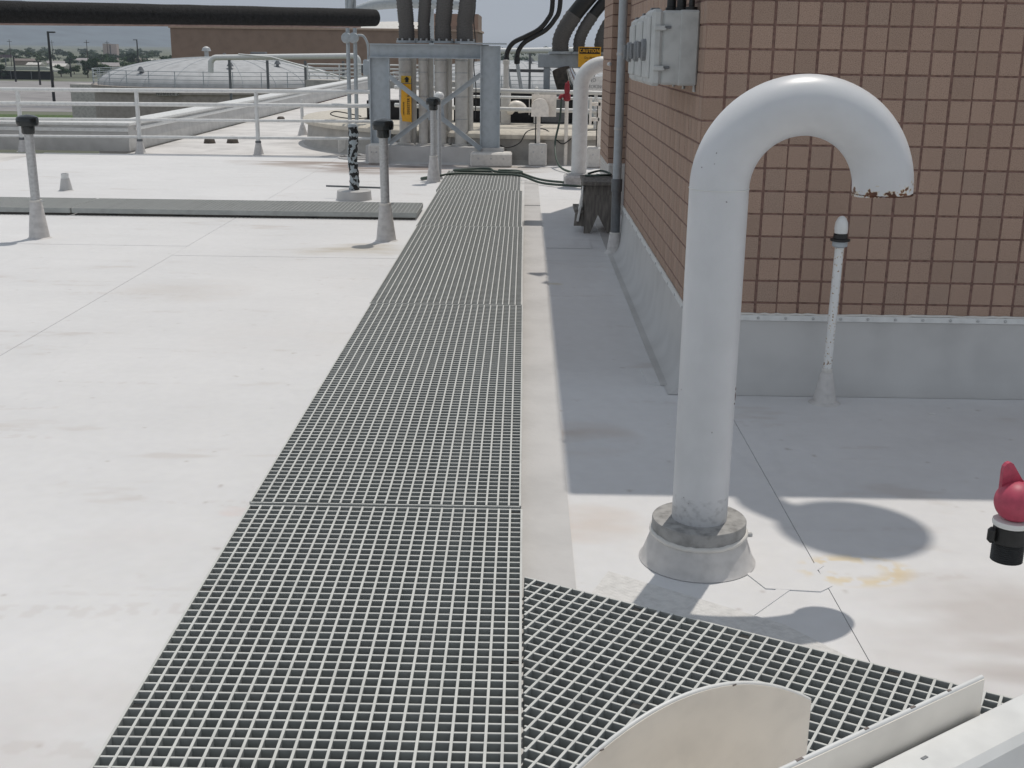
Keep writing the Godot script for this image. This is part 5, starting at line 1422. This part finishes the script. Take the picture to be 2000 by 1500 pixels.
	put(rl, "pedestal", box(S(), Vector3(0.04, 0.14, 0.0), Vector3(0.34, 0.28, 0.24), 0.02), M.pedestal)
	for x in [-0.05, 0.08]: put(rl, "rivet", lathe(S(), [Vector2(0.011, 0), Vector2(0, 0.006)], 8, Vector3(x, 0.18, 0.12), Basis(Vector3.RIGHT, PI / 2)), M.galv)
	put(rl, "post", box(S(), Vector3(0.03, 0.58, 0.0), Vector3(0.045, 0.62, 0.05)), M.beige)
	put(rl, "post_slot", box(S(), Vector3(-0.004, 0.56, 0.01), Vector3(0.012, 0.56, 0.012)), M.black)
	put(rl, "arm", box(S(), Vector3(-0.02, 0.84, 0.0), Vector3(0.12, 0.05, 0.05), 0.004), M.beige)
	put(rl, "arm", box(S(), Vector3(-0.03, 0.64, 0.0), Vector3(0.12, 0.05, 0.05), 0.004), M.beige)
	put(rl, "side_plate", box(S(), Vector3(-0.095, 0.75, 0.02), Vector3(0.03, 0.36, 0.12), 0.004), M.beige)

func edge_path(poly: PackedVector2Array, fr: Basis, off: Vector3) -> Array:
	var out := []
	for k in 25: out.append(fr * Vector3(poly[k].x, poly[k].y, 0) + off)
	return out

func arch_poly(cx: float, y0: float, r: float, h: float) -> PackedVector2Array:
	var p := PackedVector2Array([Vector2(cx + r, y0), Vector2(cx - r, y0)])
	for k in 15:
		var t := PI * k / 14.0
		p.append(Vector2(cx - cos(t) * r, y0 + h - r + sin(t) * r))
	return p

func thread_profile() -> Array:
	var out := [Vector2(0.0, -0.066), Vector2(0.020, -0.066)]
	for k in 9:
		out.append(Vector2(0.0228, -0.065 + k * 0.0032))
		out.append(Vector2(0.0216, -0.0634 + k * 0.0032))
	out += [Vector2(0.0238, -0.036), Vector2(0.0238, -0.012), Vector2(0.021, -0.009), Vector2(0.0, -0.009)]
	return out

# ---------------------------------------------------------------- hoses on the roof, foam bar, litter
func small_things() -> void:
	# garden hose looped over the far end of the walkway and up to the far valve
	var h := thing("garden_hose", "dark green hose looped across the far end of the walkway towards the wall", "hose", Vector3(0, 0, 0))
	var path := [Vector3(0.50, 0.90, -16.40), Vector3(0.48, 0.62, -16.32), Vector3(0.42, 0.30, -16.2), Vector3(0.46, 0.08, -15.7), Vector3(0.62, 0.022, -15.3), Vector3(0.95, 0.022, -15.0), Vector3(1.15, 0.022, -14.6), Vector3(1.1, 0.022, -14.1), Vector3(0.85, 0.022, -13.72), Vector3(0.45, 0.03, -13.72), Vector3(0.2, 0.03, -13.95),
		Vector3(-0.05, 0.085, -14.2), Vector3(-0.4, 0.088, -14.28), Vector3(-0.85, 0.088, -14.26), Vector3(-1.15, 0.03, -14.22), Vector3(-1.22, 0.022, -14.35), Vector3(-1.0, 0.04, -14.52), Vector3(-0.6, 0.09, -14.62), Vector3(-0.4, 0.1, -14.5), Vector3(-0.62, 0.11, -14.4), Vector3(-0.85, 0.1, -14.55), Vector3(-0.6, 0.1, -14.78), Vector3(-0.42, 0.11, -14.7),
		Vector3(-0.35, 0.1, -14.5), Vector3(-0.15, 0.1, -14.36), Vector3(-0.02, 0.1, -14.45), Vector3(-0.12, 0.1, -14.62), Vector3(-0.3, 0.1, -14.62), Vector3(-0.1, 0.095, -14.55), Vector3(0.2, 0.03, -14.3), Vector3(0.5, 0.025, -14.05), Vector3(0.85, 0.022, -13.86), Vector3(1.05, 0.022, -13.9)]
	put(h, "hose", tube(S(), smooth_path(path, 8), 0.0145, 8), M.hose_green)
	var h2 := thing("garden_hose", "loose grey-green hose end lying behind the step stool", "hose", Vector3.ZERO)
	put(h2, "hose", tube(S(), smooth_path([Vector3(0.55, 0.46, -10.6), Vector3(0.68, 0.475, -10.5), Vector3(0.78, 0.47, -10.62), Vector3(0.70, 0.49, -10.75), Vector3(0.58, 0.47, -10.68)], 8), 0.010, 8), M.hose_green)
	# foam-wrapped bar at the top left
	var b := thing("foam_bar", "black foam-wrapped bar crossing the upper left corner", "bar", Vector3(-0.95, 0, -1.30))
	var ea := Vector3(-0.2965, 1.5615, 0.475)
	var eb := Vector3(0.711, 1.584, -0.65)
	var pts := []
	var rad := []
	for k in 41:
		var t := k / 40.0
		pts.append(ea.lerp(eb, t))
		var e := 1.0 - clampf((t - 0.985) / 0.015, 0.0, 1.0)
		rad.append((0.0134 + rng.randf_range(-0.0003, 0.0003)) * (0.97 + 0.03 * e))
	put(b, "foam_sleeve", tube(S(), pts, rad, 24), M.foam)
	var dn := Vector3(0, -0.0136, 0.003)
	put(b, "sleeve_lip", tube(S(), [ea + dn, ea.lerp(eb, 0.98) + dn], 0.0019, 8), M.foam_lip)
	var pt: Vector3 = ea.lerp(eb, 0.12)
	put(b, "post", tube(S(), [Vector3(pt.x, 0, pt.z), Vector3(pt.x, 1.585, pt.z)], 0.018, 14), M.galv)
	put(b, "foot", lathe(S(), [Vector2(0.09, 0.0), Vector2(0.09, 0.012), Vector2(0.02, 0.02)], 20, Vector3(pt.x, 0, pt.z)), M.galv)
	# specks
	var lt := thing("paper_scrap", "tiny white scrap lying on the shaded roof right of the big pipe", "litter", Vector3(1.83, 0.003, -5.02))
	put(lt, "scrap", box(S(), Vector3.ZERO, Vector3(0.028, 0.002, 0.018), 0.0004, Basis(Vector3.UP, 0.3)), M.sign_white)
